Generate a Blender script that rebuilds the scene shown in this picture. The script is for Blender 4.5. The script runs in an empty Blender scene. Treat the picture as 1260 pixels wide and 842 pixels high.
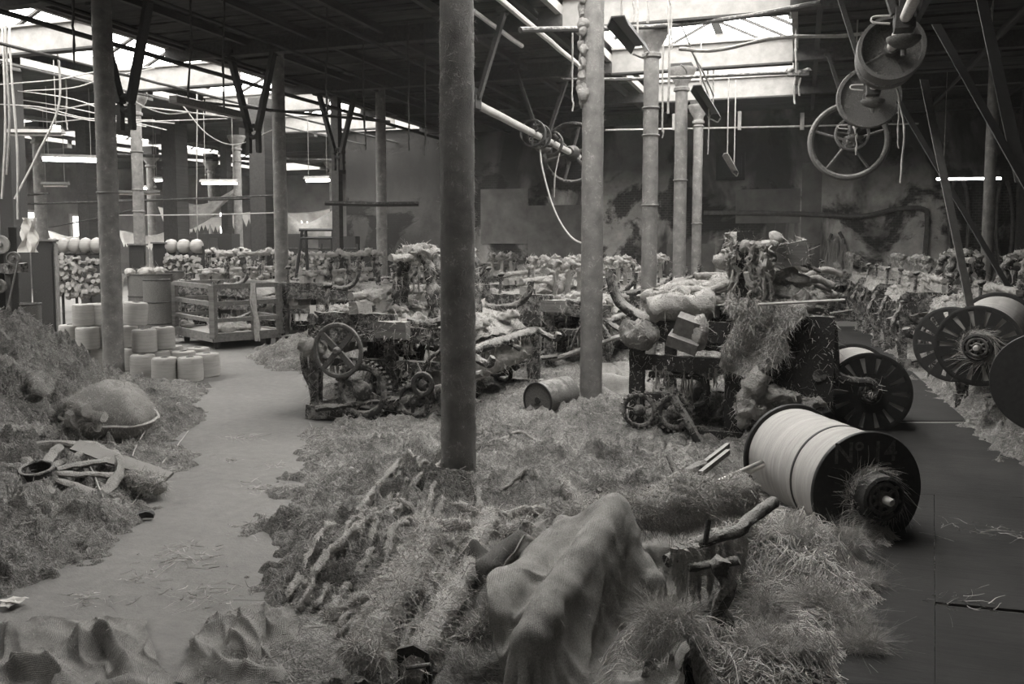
import bpy, math, random
import numpy as np
from mathutils import Vector, Matrix

random.seed(7)
RNG = np.random.default_rng(7)
SC = bpy.context.scene
C = SC.collection
PI = math.pi

# ------------------------------------------------------------------ camera
F = 1050.0                      # focal length in pixels of the 1260 px wide frame
YAW = math.radians(18.7)        # the hall runs along +Y; the camera looks to the left of it
PITCH = math.radians(4.3)
CAM_Z = 1.6
cd = bpy.data.cameras.new('camera')
cam = bpy.data.objects.new('camera', cd)
C.objects.link(cam)
cam.location = (0, 0, CAM_Z)
cam.rotation_euler = (PI / 2 - PITCH, 0, YAW)
cd.sensor_width = 36
cd.lens = 36 * F / 1260
cd.shift_y = -42 / 1260
cd.clip_end = 200
SC.camera = cam

# ------------------------------------------------------------------ exposure, world
SC.view_settings.view_transform = 'Standard'
SC.view_settings.look = 'None'
SC.view_settings.gamma = 1
SC.view_settings.use_curve_mapping = False
SC.view_settings.exposure = 0.90
GLASS_E = 8.0
HAZE = 0.0011
w = bpy.data.worlds.new('world'); SC.world = w
w.use_nodes = True
w.node_tree.nodes['Background'].inputs[0].default_value = (0.86, 0.93, 1.0, 1)
w.node_tree.nodes['Background'].inputs[1].default_value = 1.0
cy = SC.cycles
cy.use_denoising = True
cy.max_bounces = 5; cy.diffuse_bounces = 2; cy.glossy_bounces = 2
cy.transmission_bounces = 2; cy.volume_bounces = 0; cy.transparent_max_bounces = 4
cy.sample_clamp_indirect = 4
cy.use_light_tree = True
cy.volume_step_rate = 4

# ------------------------------------------------------------------ coordinates
RT = Vector((math.cos(YAW), math.sin(YAW), 0))
FW = Vector((-math.sin(YAW), math.cos(YAW), 0))

def gw(X, Y, z=0.0):
    """camera-ground frame (right, ahead, up) -> world"""
    v = RT * X + FW * Y
    return Vector((v.x, v.y, z))

def pt(px, py, Y):
    """the point at distance Y ahead that the photograph shows at (px, py)"""
    cx = (px - 630) / F; cyy = (379 - py) / F
    f = math.cos(PITCH) + cyy * math.sin(PITCH)
    u = -math.sin(PITCH) + cyy * math.cos(PITCH)
    k = Y / f
    return gw(cx * k, Y, CAM_Z + u * k)

def gp(px, py, z=0.0):
    """the point at height z that the photograph shows at (px, py)"""
    cx = (px - 630) / F; cyy = (379 - py) / F
    f = math.cos(PITCH) + cyy * math.sin(PITCH)
    u = -math.sin(PITCH) + cyy * math.cos(PITCH)
    k = (z - CAM_Z) / u
    return gw(cx * k, f * k, z)

def ground_px(X, Y):
    """pixel at which ground point (X, Y) of the camera-ground frame shows (numpy)"""
    u = -CAM_Z
    d = Y * math.cos(PITCH) - u * math.sin(PITCH)
    v = Y * math.sin(PITCH) + u * math.cos(PITCH)
    return 630 + F * X / d, 379 - F * v / d

# ------------------------------------------------------------------ noise
_R = RNG.random((64, 64, 64)).astype(np.float32)
def vn(p):
    p = np.asarray(p, dtype=np.float64)
    i = np.floor(p).astype(int); f = p - i
    f = f * f * (3 - 2 * f)
    i0 = i & 63; i1 = (i + 1) & 63
    x0, y0, z0 = i0[..., 0], i0[..., 1], i0[..., 2]
    x1, y1, z1 = i1[..., 0], i1[..., 1], i1[..., 2]
    fx, fy, fz = f[..., 0], f[..., 1], f[..., 2]
    a = _R[x0, y0, z0] * (1 - fx) + _R[x1, y0, z0] * fx
    b = _R[x0, y1, z0] * (1 - fx) + _R[x1, y1, z0] * fx
    c = _R[x0, y0, z1] * (1 - fx) + _R[x1, y0, z1] * fx
    d = _R[x0, y1, z1] * (1 - fx) + _R[x1, y1, z1] * fx
    return (a * (1 - fy) + b * fy) * (1 - fz) + (c * (1 - fy) + d * fy) * fz

def fbm(p, o=3):
    p = np.asarray(p, dtype=np.float64); s = 0; a = 0.5; t = 0
    for k in range(o):
        s = s + a * vn(p * (2.03 ** k) + 17.3 * k); t += a; a *= 0.5
    return s / t

def ridge(p, o=3):
    p = np.asarray(p, dtype=np.float64); s = 0; a = 0.5; t = 0
    for k in range(o):
        s = s + a * (1 - np.abs(2 * vn(p * (2.03 ** k) + 9.1 * k) - 1)) ** 1.5; t += a; a *= 0.55
    return s / t

def sstep(a, b, x):
    t = np.clip((x - a) / (b - a), 0, 1)
    return t * t * (3 - 2 * t)

# ------------------------------------------------------------------ mesh builder
def frame_from(d):
    d = Vector(d).normalized()
    up = Vector((0, 0, 1)) if abs(d.z) < 0.95 else Vector((1, 0, 0))
    s = d.cross(up).normalized()
    return d, s, s.cross(d).normalized()

class MB:
    def __init__(self):
        self.v = []; self.f = []; self.n = 0
    def add(self, vs, fs):
        vs = np.asarray(vs, dtype=np.float64).reshape(-1, 3)
        self.v.append(vs)
        n = self.n
        self.f.extend([tuple(i + n for i in f) for f in fs])
        self.n += len(vs)
        return self
    def merge(self, o):
        return self.add(np.vstack(o.v), o.f)
    def V(self):
        return np.vstack(self.v)
    def box(self, c, s, rot=None, seg=None):
        """box with centre c and full size s; seg: largest cell"""
        c = np.array(c, float); s = np.array(s, float)
        R = np.array(rot.to_3x3()) if rot is not None else None
        if seg is None:
            vs = np.array([(x, y, z) for x in (-.5, .5) for y in (-.5, .5) for z in (-.5, .5)]) * s
            fs = [(0, 1, 3, 2), (4, 6, 7, 5), (0, 4, 5, 1), (2, 3, 7, 6), (0, 2, 6, 4), (1, 5, 7, 3)]
            if R is not None: vs = vs @ R.T
            return self.add(vs + c, fs)
        for ax in range(3):
            a, b = [(1, 2), (2, 0), (0, 1)][ax]
            na = max(1, int(math.ceil(s[a] / seg))); nb = max(1, int(math.ceil(s[b] / seg)))
            for sg in (-.5, .5):
                ga, gb = np.meshgrid(np.linspace(-.5, .5, na + 1), np.linspace(-.5, .5, nb + 1), indexing='ij')
                vs = np.zeros((ga.size, 3)); vs[:, a] = ga.ravel(); vs[:, b] = gb.ravel(); vs[:, ax] = sg
                vs = vs * s
                if R is not None: vs = vs @ R.T
                fs = []
                for i in range(na):
                    for j in range(nb):
                        q = (i * (nb + 1) + j, (i + 1) * (nb + 1) + j, (i + 1) * (nb + 1) + j + 1, i * (nb + 1) + j + 1)
                        fs.append(q if sg > 0 else q[::-1])
                self.add(vs + c, fs)
        return self
    def tube(self, pts, r, n=8, cap=True, flat=1.0):
        """tube along points; r a number or one per point"""
        P = [Vector(p) for p in pts]; k = len(P)
        rr = [r] * k if np.isscalar(r) else list(r)
        vs = []; prev = None
        for i in range(k):
            d = (P[min(i + 1, k - 1)] - P[max(i - 1, 0)])
            if d.length < 1e-9: d = Vector((0, 0, 1))
            d.normalize()
            if prev is None:
                _, s, t = frame_from(d)
            else:
                s = prev - d * prev.dot(d)
                if s.length < 1e-6: _, s, t = frame_from(d)
                s.normalize(); t = s.cross(d)
            prev = s
            for j in range(n):
                a = 2 * PI * j / n
                vs.append(P[i] + s * (math.cos(a) * rr[i]) + t * (math.sin(a) * rr[i] * flat))
        fs = [(i * n + j, i * n + (j + 1) % n, (i + 1) * n + (j + 1) % n, (i + 1) * n + j) for i in range(k - 1) for j in range(n)]
        if cap:
            fs.append(tuple(range(n))[::-1]); fs.append(tuple((k - 1) * n + j for j in range(n)))
        # orientation: make outward
        fs = [f[::-1] for f in fs]
        return self.add([tuple(v) for v in vs], fs)
    def bar(self, a, b, r, n=8, step=None, flat=1.0):
        a = Vector(a); b = Vector(b)
        k = 2 if step is None else max(2, int((b - a).length / step) + 1)
        return self.tube([a.lerp(b, i / (k - 1)) for i in range(k)], r, n, True, flat)
    def lathe(self, o, d, prof, n=24, caps=True):
        """profile [(along, radius)] turned about axis d through o"""
        o = Vector(o); d, s, t = frame_from(d)
        vs = []
        for (h, r) in prof:
            for j in range(n):
                a = 2 * PI * j / n
                vs.append(o + d * h + s * (math.cos(a) * r) + t * (math.sin(a) * r))
        m = len(prof)
        fs = [(i * n + j, (i + 1) * n + j, (i + 1) * n + (j + 1) % n, i * n + (j + 1) % n) for i in range(m - 1) for j in range(n)]
        if caps:
            fs.append(tuple(range(n))); fs.append(tuple((m - 1) * n + j for j in range(n))[::-1])
        fs = [f[::-1] for f in fs]
        return self.add([tuple(v) for v in vs], fs)
    def ring(self, o, d, R, r, n=28, m=8, flat=1.0, a0=0, a1=2 * PI):
        o = Vector(o); d, s, t = frame_from(d); full = abs(a1 - a0 - 2 * PI) < 1e-6
        k = n if full else n + 1
        vs = []
        for i in range(k):
            a = a0 + (a1 - a0) * i / n; e = s * math.cos(a) + t * math.sin(a)
            for j in range(m):
                b = 2 * PI * j / m
                vs.append(o + e * (R + r * math.cos(b)) + d * (r * flat * math.sin(b)))
        fs = [(i * m + j, ((i + 1) % k) * m + j, ((i + 1) % k) * m + (j + 1) % m, i * m + (j + 1) % m) for i in range(k if full else k - 1) for j in range(m)]
        return self.add([tuple(v) for v in vs], fs)
    def blob(self, c, s, n=10, rot=None):
        c = np.array(c, float)
        if n < 12: n = int(n * 1.6)
        m = n * 2
        th = np.linspace(0, PI, n + 1); ph = np.linspace(0, 2 * PI, m, endpoint=False)
        vs = np.array([(math.sin(t) * math.cos(p), math.sin(t) * math.sin(p), math.cos(t)) for t in th for p in ph])
        vs = vs * (np.array(s) if not np.isscalar(s) else s)
        if rot is not None: vs = vs @ np.array(rot.to_3x3()).T
        fs = [(i * m + j, (i + 1) * m + j, (i + 1) * m + (j + 1) % m, i * m + (j + 1) % m) for i in range(n) for j in range(m)]
        return self.add(vs + c, fs)
    def prism(self, poly, o, ex, ey, th):
        """outline poly (2D) in plane ex, ey at o, extruded by th along ex x ey both ways"""
        o = Vector(o); ex = Vector(ex).normalized(); ey = Vector(ey).normalized(); d = ex.cross(ey).normalized() * (th / 2)
        k = len(poly)
        vs = [o + ex * x + ey * y + d for x, y in poly] + [o + ex * x + ey * y - d for x, y in poly]
        fs = [tuple(range(k)), tuple(range(2 * k - 1, k - 1, -1))] + [(i, i + k, (i + 1) % k + k, (i + 1) % k) for i in range(k)]
        return self.add([tuple(v) for v in vs], fs)
    def grid(self, G, close=False):
        """grid of points G[i][j]"""
        G = np.asarray(G, float); a, b = G.shape[:2]
        i, j = np.meshgrid(np.arange(a - 1), np.arange(b - 1), indexing='ij')
        q = (i * b + j).ravel()
        fs = list(zip(q.tolist(), (q + b).tolist(), (q + b + 1).tolist(), (q + 1).tolist()))
        return self.add(G.reshape(-1, 3), fs)
    def lump(self, amp, scale=12.0, o=3):
        """soft uneven surface: moves points by smooth noise of their place"""
        for k, v in enumerate(self.v):
            p = v * scale
            dx = fbm(p + 3.1, o) - .5; dy = fbm(p + 41.7, o) - .5; dz = fbm(p + 23.9, o) - .5
            self.v[k] = v + np.stack([dx, dy, dz], -1) * (2.4 * amp)
        return self
    def build(self, name, m, parent=None, smooth=True, ang=40):
        me = bpy.data.meshes.new(name)
        V = self.V()
        me.from_pydata(V.tolist(), [], self.f)
        me.materials.append(m)
        if smooth:
            me.polygons.foreach_set('use_smooth', [True] * len(me.polygons))
            if ang < 180: me.set_sharp_from_angle(angle=math.radians(ang))
        me.update()
        o = bpy.data.objects.new(name, me); C.objects.link(o)
        if parent is not None: o.parent = parent
        return o

def spline(pts, k=8):
    """Catmull-Rom through points"""
    P = [Vector(p) for p in pts]; P = [P[0] * 2 - P[1]] + P + [P[-1] * 2 - P[-2]]
    out = []
    for i in range(1, len(P) - 2):
        for s in range(k):
            t = s / k; a, b, c, d = P[i - 1], P[i], P[i + 1], P[i + 2]
            out.append(0.5 * ((2 * b) + (c - a) * t + (2 * a - 5 * b + 4 * c - d) * t * t + (3 * b - a - 3 * c + d) * t ** 3))
    out.append(P[-2])
    return out

def tag(o, label=None, cat=None, group=None, kind=None):
    if label: o['label'] = label
    if cat: o['category'] = cat
    if group: o['group'] = group
    if kind: o['kind'] = kind
    return o

def thing(name, label, cat, loc=(0, 0, 0), group=None, rz=0.0):
    o = bpy.data.objects.new(name, None); C.objects.link(o)
    o.location = loc; o.rotation_euler = (0, 0, rz); o.empty_display_size = .1
    return tag(o, label, cat, group)

def put(mb, name, m, par, kind=None, label=None, smooth=True, ang=40):
    """link a part whose points are in WORLD coordinates under an unrotated thing"""
    l = np.array(par.location) if par is not None else np.zeros(3)
    q = par
    while q is not None and q.parent is not None:
        q = q.parent; l = l + np.array(q.location)
    mb.v = [v - l for v in mb.v]
    o = mb.build(name, m, par, smooth, ang)
    if kind: o['kind'] = kind
    if label: o['label'] = label
    return o

def single(mb, name, m, label, cat, group=None, kind=None, smooth=True, ang=40):
    """a thing that is one mesh, origin at its base"""
    V = mb.V(); c = np.array([(V[:, 0].min() + V[:, 0].max()) / 2, (V[:, 1].min() + V[:, 1].max()) / 2, V[:, 2].min()])
    mb.v = [v - c for v in mb.v]
    o = mb.build(name, m, None, smooth, ang); o.location = c
    return tag(o, label, cat, group, kind)

def copy_tree(o, parent=None, loc=None):
    c = o.copy(); C.objects.link(c); c.parent = parent
    for ch in list(o.children): copy_tree(ch, c)
    if loc is not None: c.location = loc
    return c

# fibres --------------------------------------------------------------
def ribbons(P, D, L, wd, seg=3, curl=.5, droop=.3, rng=RNG):
    """many thin bent fibres as narrow strips; P roots, D directions, L lengths"""
    n = len(P)
    D = D / (np.linalg.norm(D, axis=1, keepdims=True) + 1e-9)
    side = np.cross(D, rng.normal(size=(n, 3))); side /= (np.linalg.norm(side, axis=1, keepdims=True) + 1e-9)
    bend = rng.normal(size=(n, 3)) * curl
    bend[:, 2] -= droop
    rows = []
    for k in range(seg + 1):
        t = k / seg
        c = P + D * (L[:, None] * t) + bend * (L[:, None] * t * t)
        ww = (wd * (1 - .6 * t))[:, None] * .5
        rows.append(c - side * ww); rows.append(c + side * ww)
    V = np.stack(rows, 1)              # n, 2(seg+1), 3
    base = (np.arange(n) * 2 * (seg + 1))[:, None]
    q = []
    for k in range(seg):
        q.append(np.concatenate([base + 2 * k, base + 2 * k + 1, base + 2 * k + 3, base + 2 * k + 2], 1))
    return V.reshape(-1, 3), np.stack(q, 1).reshape(-1, 4)

def big_mesh(name, V, Q, m, parent=None, smooth=False):
    me = bpy.data.meshes.new(name)
    me.vertices.add(len(V)); me.vertices.foreach_set('co', np.asarray(V, np.float32).ravel())
    k = Q.shape[1]
    me.loops.add(Q.size); me.loops.foreach_set('vertex_index', Q.astype(np.int32).ravel())
    me.polygons.add(len(Q)); me.polygons.foreach_set('loop_start', np.arange(0, Q.size, k, dtype=np.int32))
    if smooth: me.polygons.foreach_set('use_smooth', np.ones(len(Q), dtype=bool))
    me.update(calc_edges=True)
    me.materials.append(m)
    o = bpy.data.objects.new(name, me); C.objects.link(o)
    if parent is not None: o.parent = parent
    return o

def sample_mb(mbs, n, up=0.0, rng=RNG):
    """random points and normals on builders' surfaces; up > 0 favours upward faces"""
    As = []; Bs = []; Cs = []
    for mb in mbs:
        V = mb.V()
        q = np.array([f[:3] for f in mb.f if len(f) <= 4]); q2 = np.array([(f[0], f[2], f[3]) for f in mb.f if len(f) == 4]).reshape(-1, 3)
        q = np.vstack([q, q2]).astype(int)
        As.append(V[q[:, 0]]); Bs.append(V[q[:, 1]]); Cs.append(V[q[:, 2]])
    A = np.vstack(As); B = np.vstack(Bs); Cc = np.vstack(Cs)
    N = np.cross(B - A, Cc - A); ar = np.linalg.norm(N, axis=1); N = N / (ar[:, None] + 1e-12)
    wgt = ar * np.clip(1 + up * N[:, 2], 0.02, None)
    i = rng.choice(len(A), n, p=wgt / wgt.sum())
    u = rng.random(n); v = rng.random(n); s = u + v > 1; u[s] = 1 - u[s]; v[s] = 1 - v[s]
    return A[i] + (B[i] - A[i]) * u[:, None] + (Cc[i] - A[i]) * v[:, None], N[i]

def fuzz(mbs, n, m, parent, L=(.015, .045), wd=.0022, up=.8, name='lint_fuzz', org=(0, 0, 0), curl=.7, droop=.5, seg=2):
    P, N = sample_mb(mbs, n, up)
    D = N * .8 + RNG.normal(size=(n, 3)) * .7
    Ls = RNG.uniform(L[0], L[1], n)
    V, Q = ribbons(P, D, Ls, np.full(n, wd) * RNG.uniform(.6, 1.4, n), seg, curl, droop)
    o = big_mesh(name, V - np.array(org), Q, m, parent)
    o['kind'] = 'stuff'
    return o

def hanging(mb, a, b, n, lo, hi, r=.006, rng=random):
    """lint strings that hang from the line a-b"""
    a = Vector(a); b = Vector(b)
    for _ in range(n):
        p = a.lerp(b, rng.random()) + Vector((rng.uniform(-.015, .015), rng.uniform(-.015, .015), 0))
        l = rng.uniform(lo, hi) * rng.choice((.5, 1, 1, .7)); rr = r * rng.uniform(.5, 1.6)
        k = 5; dx = rng.uniform(-.02, .02); dy = rng.uniform(-.02, .02)
        mb.tube([p + Vector((dx * (i / k) ** 2 + rng.uniform(-.004, .004), dy * (i / k) ** 2, -l * i / k)) for i in range(k + 1)],
                [rr * (1.1 - .8 * i / k) * rng.uniform(.7, 1.3) for i in range(k + 1)], 4, False)
# ------------------------------------------------------------------ materials
class NT:
    def __init__(self, name):
        self.m = bpy.data.materials.new(name); self.m.use_nodes = True
        self.t = self.m.node_tree; self.n = self.t.nodes; self.l = self.t.links
        self.b = self.n['Principled BSDF']
        self.pos = self.n.new('ShaderNodeNewGeometry')
    def link(self, a, b): self.l.new(a, b)
    def noise(self, scale, detail=4, rough=.6, vec=None, dist=0.0):
        k = self.n.new('ShaderNodeTexNoise'); k.inputs['Scale'].default_value = scale
        k.inputs['Detail'].default_value = detail; k.inputs['Roughness'].default_value = rough
        k.inputs['Distortion'].default_value = dist
        self.link(vec if vec is not None else self.pos.outputs['Position'], k.inputs['Vector'])
        return k.outputs['Fac']
    def stretch(self, sx, sy, sz, src=None):
        k = self.n.new('ShaderNodeVectorMath'); k.operation = 'MULTIPLY'
        self.link(src if src is not None else self.pos.outputs['Position'], k.inputs[0]); k.inputs[1].default_value = (sx, sy, sz)
        return k.outputs[0]
    def obj(self):
        k = self.n.new('ShaderNodeTexCoord'); return k.outputs['Object']
    def ramp(self, fac, stops):
        k = self.n.new('ShaderNodeValToRGB'); e = k.color_ramp.elements
        while len(e) < len(stops): e.new(.5)
        for i, (p, c) in enumerate(stops):
            e[i].position = p; e[i].color = (c[0], c[1], c[2], 1) if not np.isscalar(c) else warm(c)
        self.link(fac, k.inputs[0]); return k.outputs[0]
    def math(self, op, a, b=None, clamp=False):
        k = self.n.new('ShaderNodeMath'); k.operation = op; k.use_clamp = clamp
        for i, x in enumerate((a, b)):
            if x is None: continue
            if isinstance(x, (int, float)): k.inputs[i].default_value = x
            else: self.link(x, k.inputs[i])
        return k.outputs[0]
    def mix(self, fac, a, b):
        k = self.n.new('ShaderNodeMix'); k.data_type = 'RGBA'
        self.link(fac, k.inputs[0]) if not isinstance(fac, (int, float)) else setattr(k.inputs[0], 'default_value', fac)
        for i, x in ((6, a), (7, b)):
            if isinstance(x, (int, float)): k.inputs[i].default_value = warm(x)
            else: self.link(x, k.inputs[i])
        return k.outputs[2]
    def nz(self):
        k = self.n.new('ShaderNodeSeparateXYZ'); self.link(self.pos.outputs['Normal'], k.inputs[0]); return k.outputs[2]
    def bump(self, h, dist, strength=1.0):
        k = self.n.new('ShaderNodeBump'); k.inputs['Distance'].default_value = dist; k.inputs['Strength'].default_value = strength
        self.link(h, k.inputs['Height']); self.link(k.outputs[0], self.b.inputs['Normal'])
    def done(self, col, rough=.95, metal=0.0, spec=.2):
        if isinstance(col, (int, float)): self.b.inputs['Base Color'].default_value = warm(col)
        else: self.link(col, self.b.inputs['Base Color'])
        self.b.inputs['Roughness'].default_value = rough; self.b.inputs['Metallic'].default_value = metal
        self.b.inputs['Specular IOR Level'].default_value = spec
        return self.m

def warm(v, k=1.0):
    """grey of linear value v with the print's slight warm tone"""
    return (v * (1 + .035 * k), v * (1 + .0 * k), v * (1 - .05 * k), 1)

def m_lint(name, lo, hi, bs=1.0):
    t = NT(name)
    f = t.noise(9, 5, .65); g = t.noise(120, 3, .7)
    c = t.ramp(f, [(.3, lo), (.7, hi)])
    c = t.mix(t.math('MULTIPLY', g, .5), c, t.ramp(f, [(.3, hi), (.7, hi * 1.2)]))
    h = t.math('ADD', t.noise(45, 4, .7, dist=.6), t.math('MULTIPLY', g, .6))
    t.bump(h, .02 * bs, .9)
    return t.done(c, 1.0, 0, .05)

def m_iron(name, dark, lint, cover, bs=1.0):
    """dark cast iron with lint settled on faces that look up"""
    t = NT(name)
    n = t.noise(14, 5, .7); g = t.noise(90, 3, .7)
    k = t.math('ADD', t.math('MULTIPLY', t.nz(), .55), t.math('MULTIPLY', n, 1.5))
    k = t.math('ADD', k, cover - 1.25)
    k = t.math('MULTIPLY', k, 3.0, True)
    c0 = t.ramp(g, [(.3, dark * .7), (.7, dark * 1.5)])
    c1 = t.ramp(g, [(.3, lint * .75), (.7, lint * 1.2)])
    h = t.math('ADD', t.math('MULTIPLY', g, t.math('ADD', k, .3)), t.math('MULTIPLY', k, .7))
    t.bump(h, .010 * bs, .8)
    return t.done(t.mix(k, c0, c1), .85, 0, .25)

def m_plain(name, v, rough=.9, metal=0, spec=.3, var=.3, sc=20, bump=.004):
    t = NT(name)
    n = t.noise(sc, 5, .65)
    c = t.ramp(n, [(.25, v * (1 - var)), (.75, v * (1 + var))])
    if bump: t.bump(t.noise(sc * 4, 3, .7), bump, .6)
    return t.done(c, rough, metal, spec)

def m_wood(name, v, axis=1, lint=0.0):
    t = NT(name)
    s = [22, 22, 22]; s[axis] = 1.2
    n = t.noise(1, 6, .65, t.stretch(*s), .6)
    c = t.ramp(n, [(.25, v * .55), (.75, v * 1.35)])
    if lint:
        k = t.math('ADD', t.math('MULTIPLY', t.nz(), .6), t.math('MULTIPLY', t.noise(10, 5, .7), 1.4))
        k = t.math('MULTIPLY', t.math('ADD', k, lint - 1.3), 3.0, True)
        c = t.mix(k, c, .27)
    t.bump(n, .004, .6)
    return t.done(c, .85, 0, .2)

def m_emit(name, col, s):
    m = bpy.data.materials.new(name); m.use_nodes = True
    n = m.node_tree.nodes; l = m.node_tree.links
    n.remove(n['Principled BSDF'])
    e = n.new('ShaderNodeEmission'); e.inputs[0].default_value = (*col, 1); e.inputs[1].default_value = s
    l.new(e.outputs[0], n['Material Output'].inputs[0])
    return m

def m_burlap(name, v):
    t = NT(name)
    o = t.obj()
    w1 = t.n.new('ShaderNodeTexWave'); w1.wave_type = 'BANDS'; w1.bands_direction = 'X'; w1.inputs['Scale'].default_value = 68; w1.inputs['Distortion'].default_value = 2.0; w1.inputs['Detail'].default_value = 2
    w2 = t.n.new('ShaderNodeTexWave'); w2.wave_type = 'BANDS'; w2.bands_direction = 'Y'; w2.inputs['Scale'].default_value = 68; w2.inputs['Distortion'].default_value = 2.0; w2.inputs['Detail'].default_value = 2
    uv = t.n.new('ShaderNodeUVMap').outputs[0]
    t.link(uv, w1.inputs[0]); t.link(uv, w2.inputs[0])
    wv = t.math('MAXIMUM', w1.outputs['Fac'], w2.outputs['Fac'])
    n = t.noise(5, 5, .7); g = t.noise(160, 2, .7)
    c = t.ramp(t.math('ADD', t.math('MULTIPLY', n, .6), t.math('MULTIPLY', g, .4)), [(.33, v * .45), (.67, v * 1.4)])
    c = t.mix(t.math('MULTIPLY', wv, .4), t.mix(.5, c, v * .3), c)
    t.bump(t.math('ADD', wv, g), .003, .8)
    return t.done(c, 1.0, 0, .05)

M = {}
M['lint'] = m_lint('lint', .20, .36)
M['lint_pale'] = m_lint('pale_lint', .26, .42)
M['lint_dim'] = m_lint('grey_lint', .13, .25)
t = NT('fibre_waste')
_f = t.noise(2.2, 5, .6); _g = t.noise(22, 5, .75, dist=1.5); _h = t.noise(110, 3, .7)
_k = t.math('ADD', t.math('ADD', t.math('MULTIPLY', _f, .3), t.math('MULTIPLY', _g, .45)), t.math('MULTIPLY', _h, .25))
t.bump(t.math('ADD', _g, t.math('MULTIPLY', _h, .6)), .03, 1.0)
M['waste'] = t.done(t.ramp(_k, [(.37, .05), (.5, .20), (.63, .46)]), 1.0, 0, .05)
M['fuzz'] = m_plain('loose_fibre', .36, 1, 0, .05, .3, 30, 0)
M['fuzz_dim'] = m_plain('dull_fibre', .24, 1, 0, .05, .3, 30, 0)
M['yarn_loose'] = m_plain('loose_yarn', .45, .9, 0, .1, .3, 12, 0)
M['iron'] = m_iron('linted_iron', .035, .25, .40)
M['iron_thick'] = m_iron('thick_linted_iron', .035, .27, .58, 1.8)
M['iron_bare'] = m_iron('dusty_iron', .03, .14, .25)
M['wheel'] = m_iron('dusty_wheel_iron', .075, .22, .40, .7)
M['black'] = m_plain('black_painted_iron', .018, .55, 0, .4, .4, 30, .001)
M['belt'] = m_plain('leather_belt', .10, .6, 0, .4, .3, 15, .001)
M['belt_dark'] = m_plain('dark_leather_belt', .03, .6, 0, .4, .3, 15, .001)
M['steel'] = m_plain('bright_steel', .55, .3, .9, .5, .15, 30, 0)
M['shaft'] = m_plain('dusty_steel_shaft', .36, .7, .1, .3, .25, 25, .001)
M['wood'] = m_wood('grey_wood', .17, 1)
M['wood_dusty'] = m_wood('linted_wood', .13, 0, .45)
M['cart'] = m_wood('cart_wood', .13, 0, .35)
M['timber'] = m_wood('dark_roof_timber', .045, 1)
M['girder'] = m_plain('painted_girder', .20, .8, 0, .2, .25, 6, .002)
M['paper'] = m_plain('paper_card', .55, .9, 0, .1, .15, 12, 0)
M['drum_metal'] = m_iron('sheet_metal_drum', .10, .25, .22, .4)
M['sack'] = m_burlap('burlap', .36)
M['sack_pale'] = m_burlap('pale_burlap', .30)
M['sack_dark'] = m_burlap('dark_burlap', .17)
M['glass'] = m_emit('daylit_skylight_glass', (1.0, .985, .955), GLASS_E)
M['lamp'] = m_emit('lit_fluorescent_tube', (1.0, .98, .93), 14)
M['window'] = m_emit('daylit_window_glass', (1.0, .985, .955), 3)
M['chalk'] = m_plain('worn_chalk_paint', .10, .9, 0, .1, .6, 60, 0)
M['cable'] = m_plain('pale_cable', .33, .8, 0, .2, .2, 10, 0)
M['cable_dark'] = m_plain('dark_cable', .10, .9, 0, .2, .4, 10, 0)

# column: lint clings as short scratches all over grey paint
t = NT('column_iron'); n = t.noise(30, 5, .75, dist=1.2); g = t.noise(8, 4, .6)
k = t.math('MULTIPLY', t.math('ADD', t.math('ADD', n, t.math('MULTIPLY', g, .5)), -.85), 9, True)
t.bump(t.math('ADD', k, t.noise(160, 3, .7)), .006, .8)
M['column'] = t.done(t.mix(k, t.ramp(g, [(.3, .11), (.7, .20)]), .34), .8, 0, .25)

# wound yarn on a beam: fine turns round the axis (object Y), slight colour bands
def m_wound(name, v, axis='Y', sc=60):
    t = NT(name); o = t.obj()
    w1 = t.n.new('ShaderNodeTexWave'); w1.wave_type = 'BANDS'; w1.bands_direction = axis; w1.inputs['Scale'].default_value = sc
    w1.inputs['Distortion'].default_value = .6; w1.inputs['Detail'].default_value = 3; w1.inputs['Detail Scale'].default_value = 2
    t.link(o, w1.inputs[0])
    s = {'X': (14, 1, 1), 'Y': (1, 14, 1), 'Z': (1, 1, 14)}[axis]
    b = t.noise(2.2, 6, .75, t.stretch(*s, src=o))
    c = t.ramp(b, [(.3, v * .72), (.7, v * 1.18)])
    c = t.mix(t.math('MULTIPLY', w1.outputs['Fac'], .35), c, v * .7)
    t.bump(w1.outputs['Fac'], .003, .7)
    return t.done(c, .9, 0, .1)
M['beam_yarn'] = m_wound('beam_yarn', .42)
M['cone_yarn'] = m_wound('package_yarn', .34, 'Z', 40)

# floor: worn concrete with wide dull stains
t = NT('worn_concrete_floor'); n = t.noise(.9, 6, .6); g = t.noise(14, 6, .7); s = t.noise(1, 5, .7, t.stretch(1.2, 9, 1), .5)
c = t.ramp(t.math('ADD', t.math('MULTIPLY', n, .5), t.math('MULTIPLY', g, .5)), [(.3, .11), (.52, .17), (.72, .23)])
c = t.mix(t.math('MULTIPLY', s, .35), c, .10)
t.bump(t.math('ADD', g, t.noise(60, 3, .7)), .006, .6)
M['floor'] = t.done(c, .9, 0, .25)
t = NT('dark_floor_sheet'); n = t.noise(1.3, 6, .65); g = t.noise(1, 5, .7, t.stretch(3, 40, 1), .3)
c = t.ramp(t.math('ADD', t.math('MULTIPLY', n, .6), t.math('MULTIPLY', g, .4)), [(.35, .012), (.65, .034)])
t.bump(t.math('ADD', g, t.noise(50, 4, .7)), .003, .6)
M['sheet'] = t.done(c, .8, 0, .2)

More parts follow.
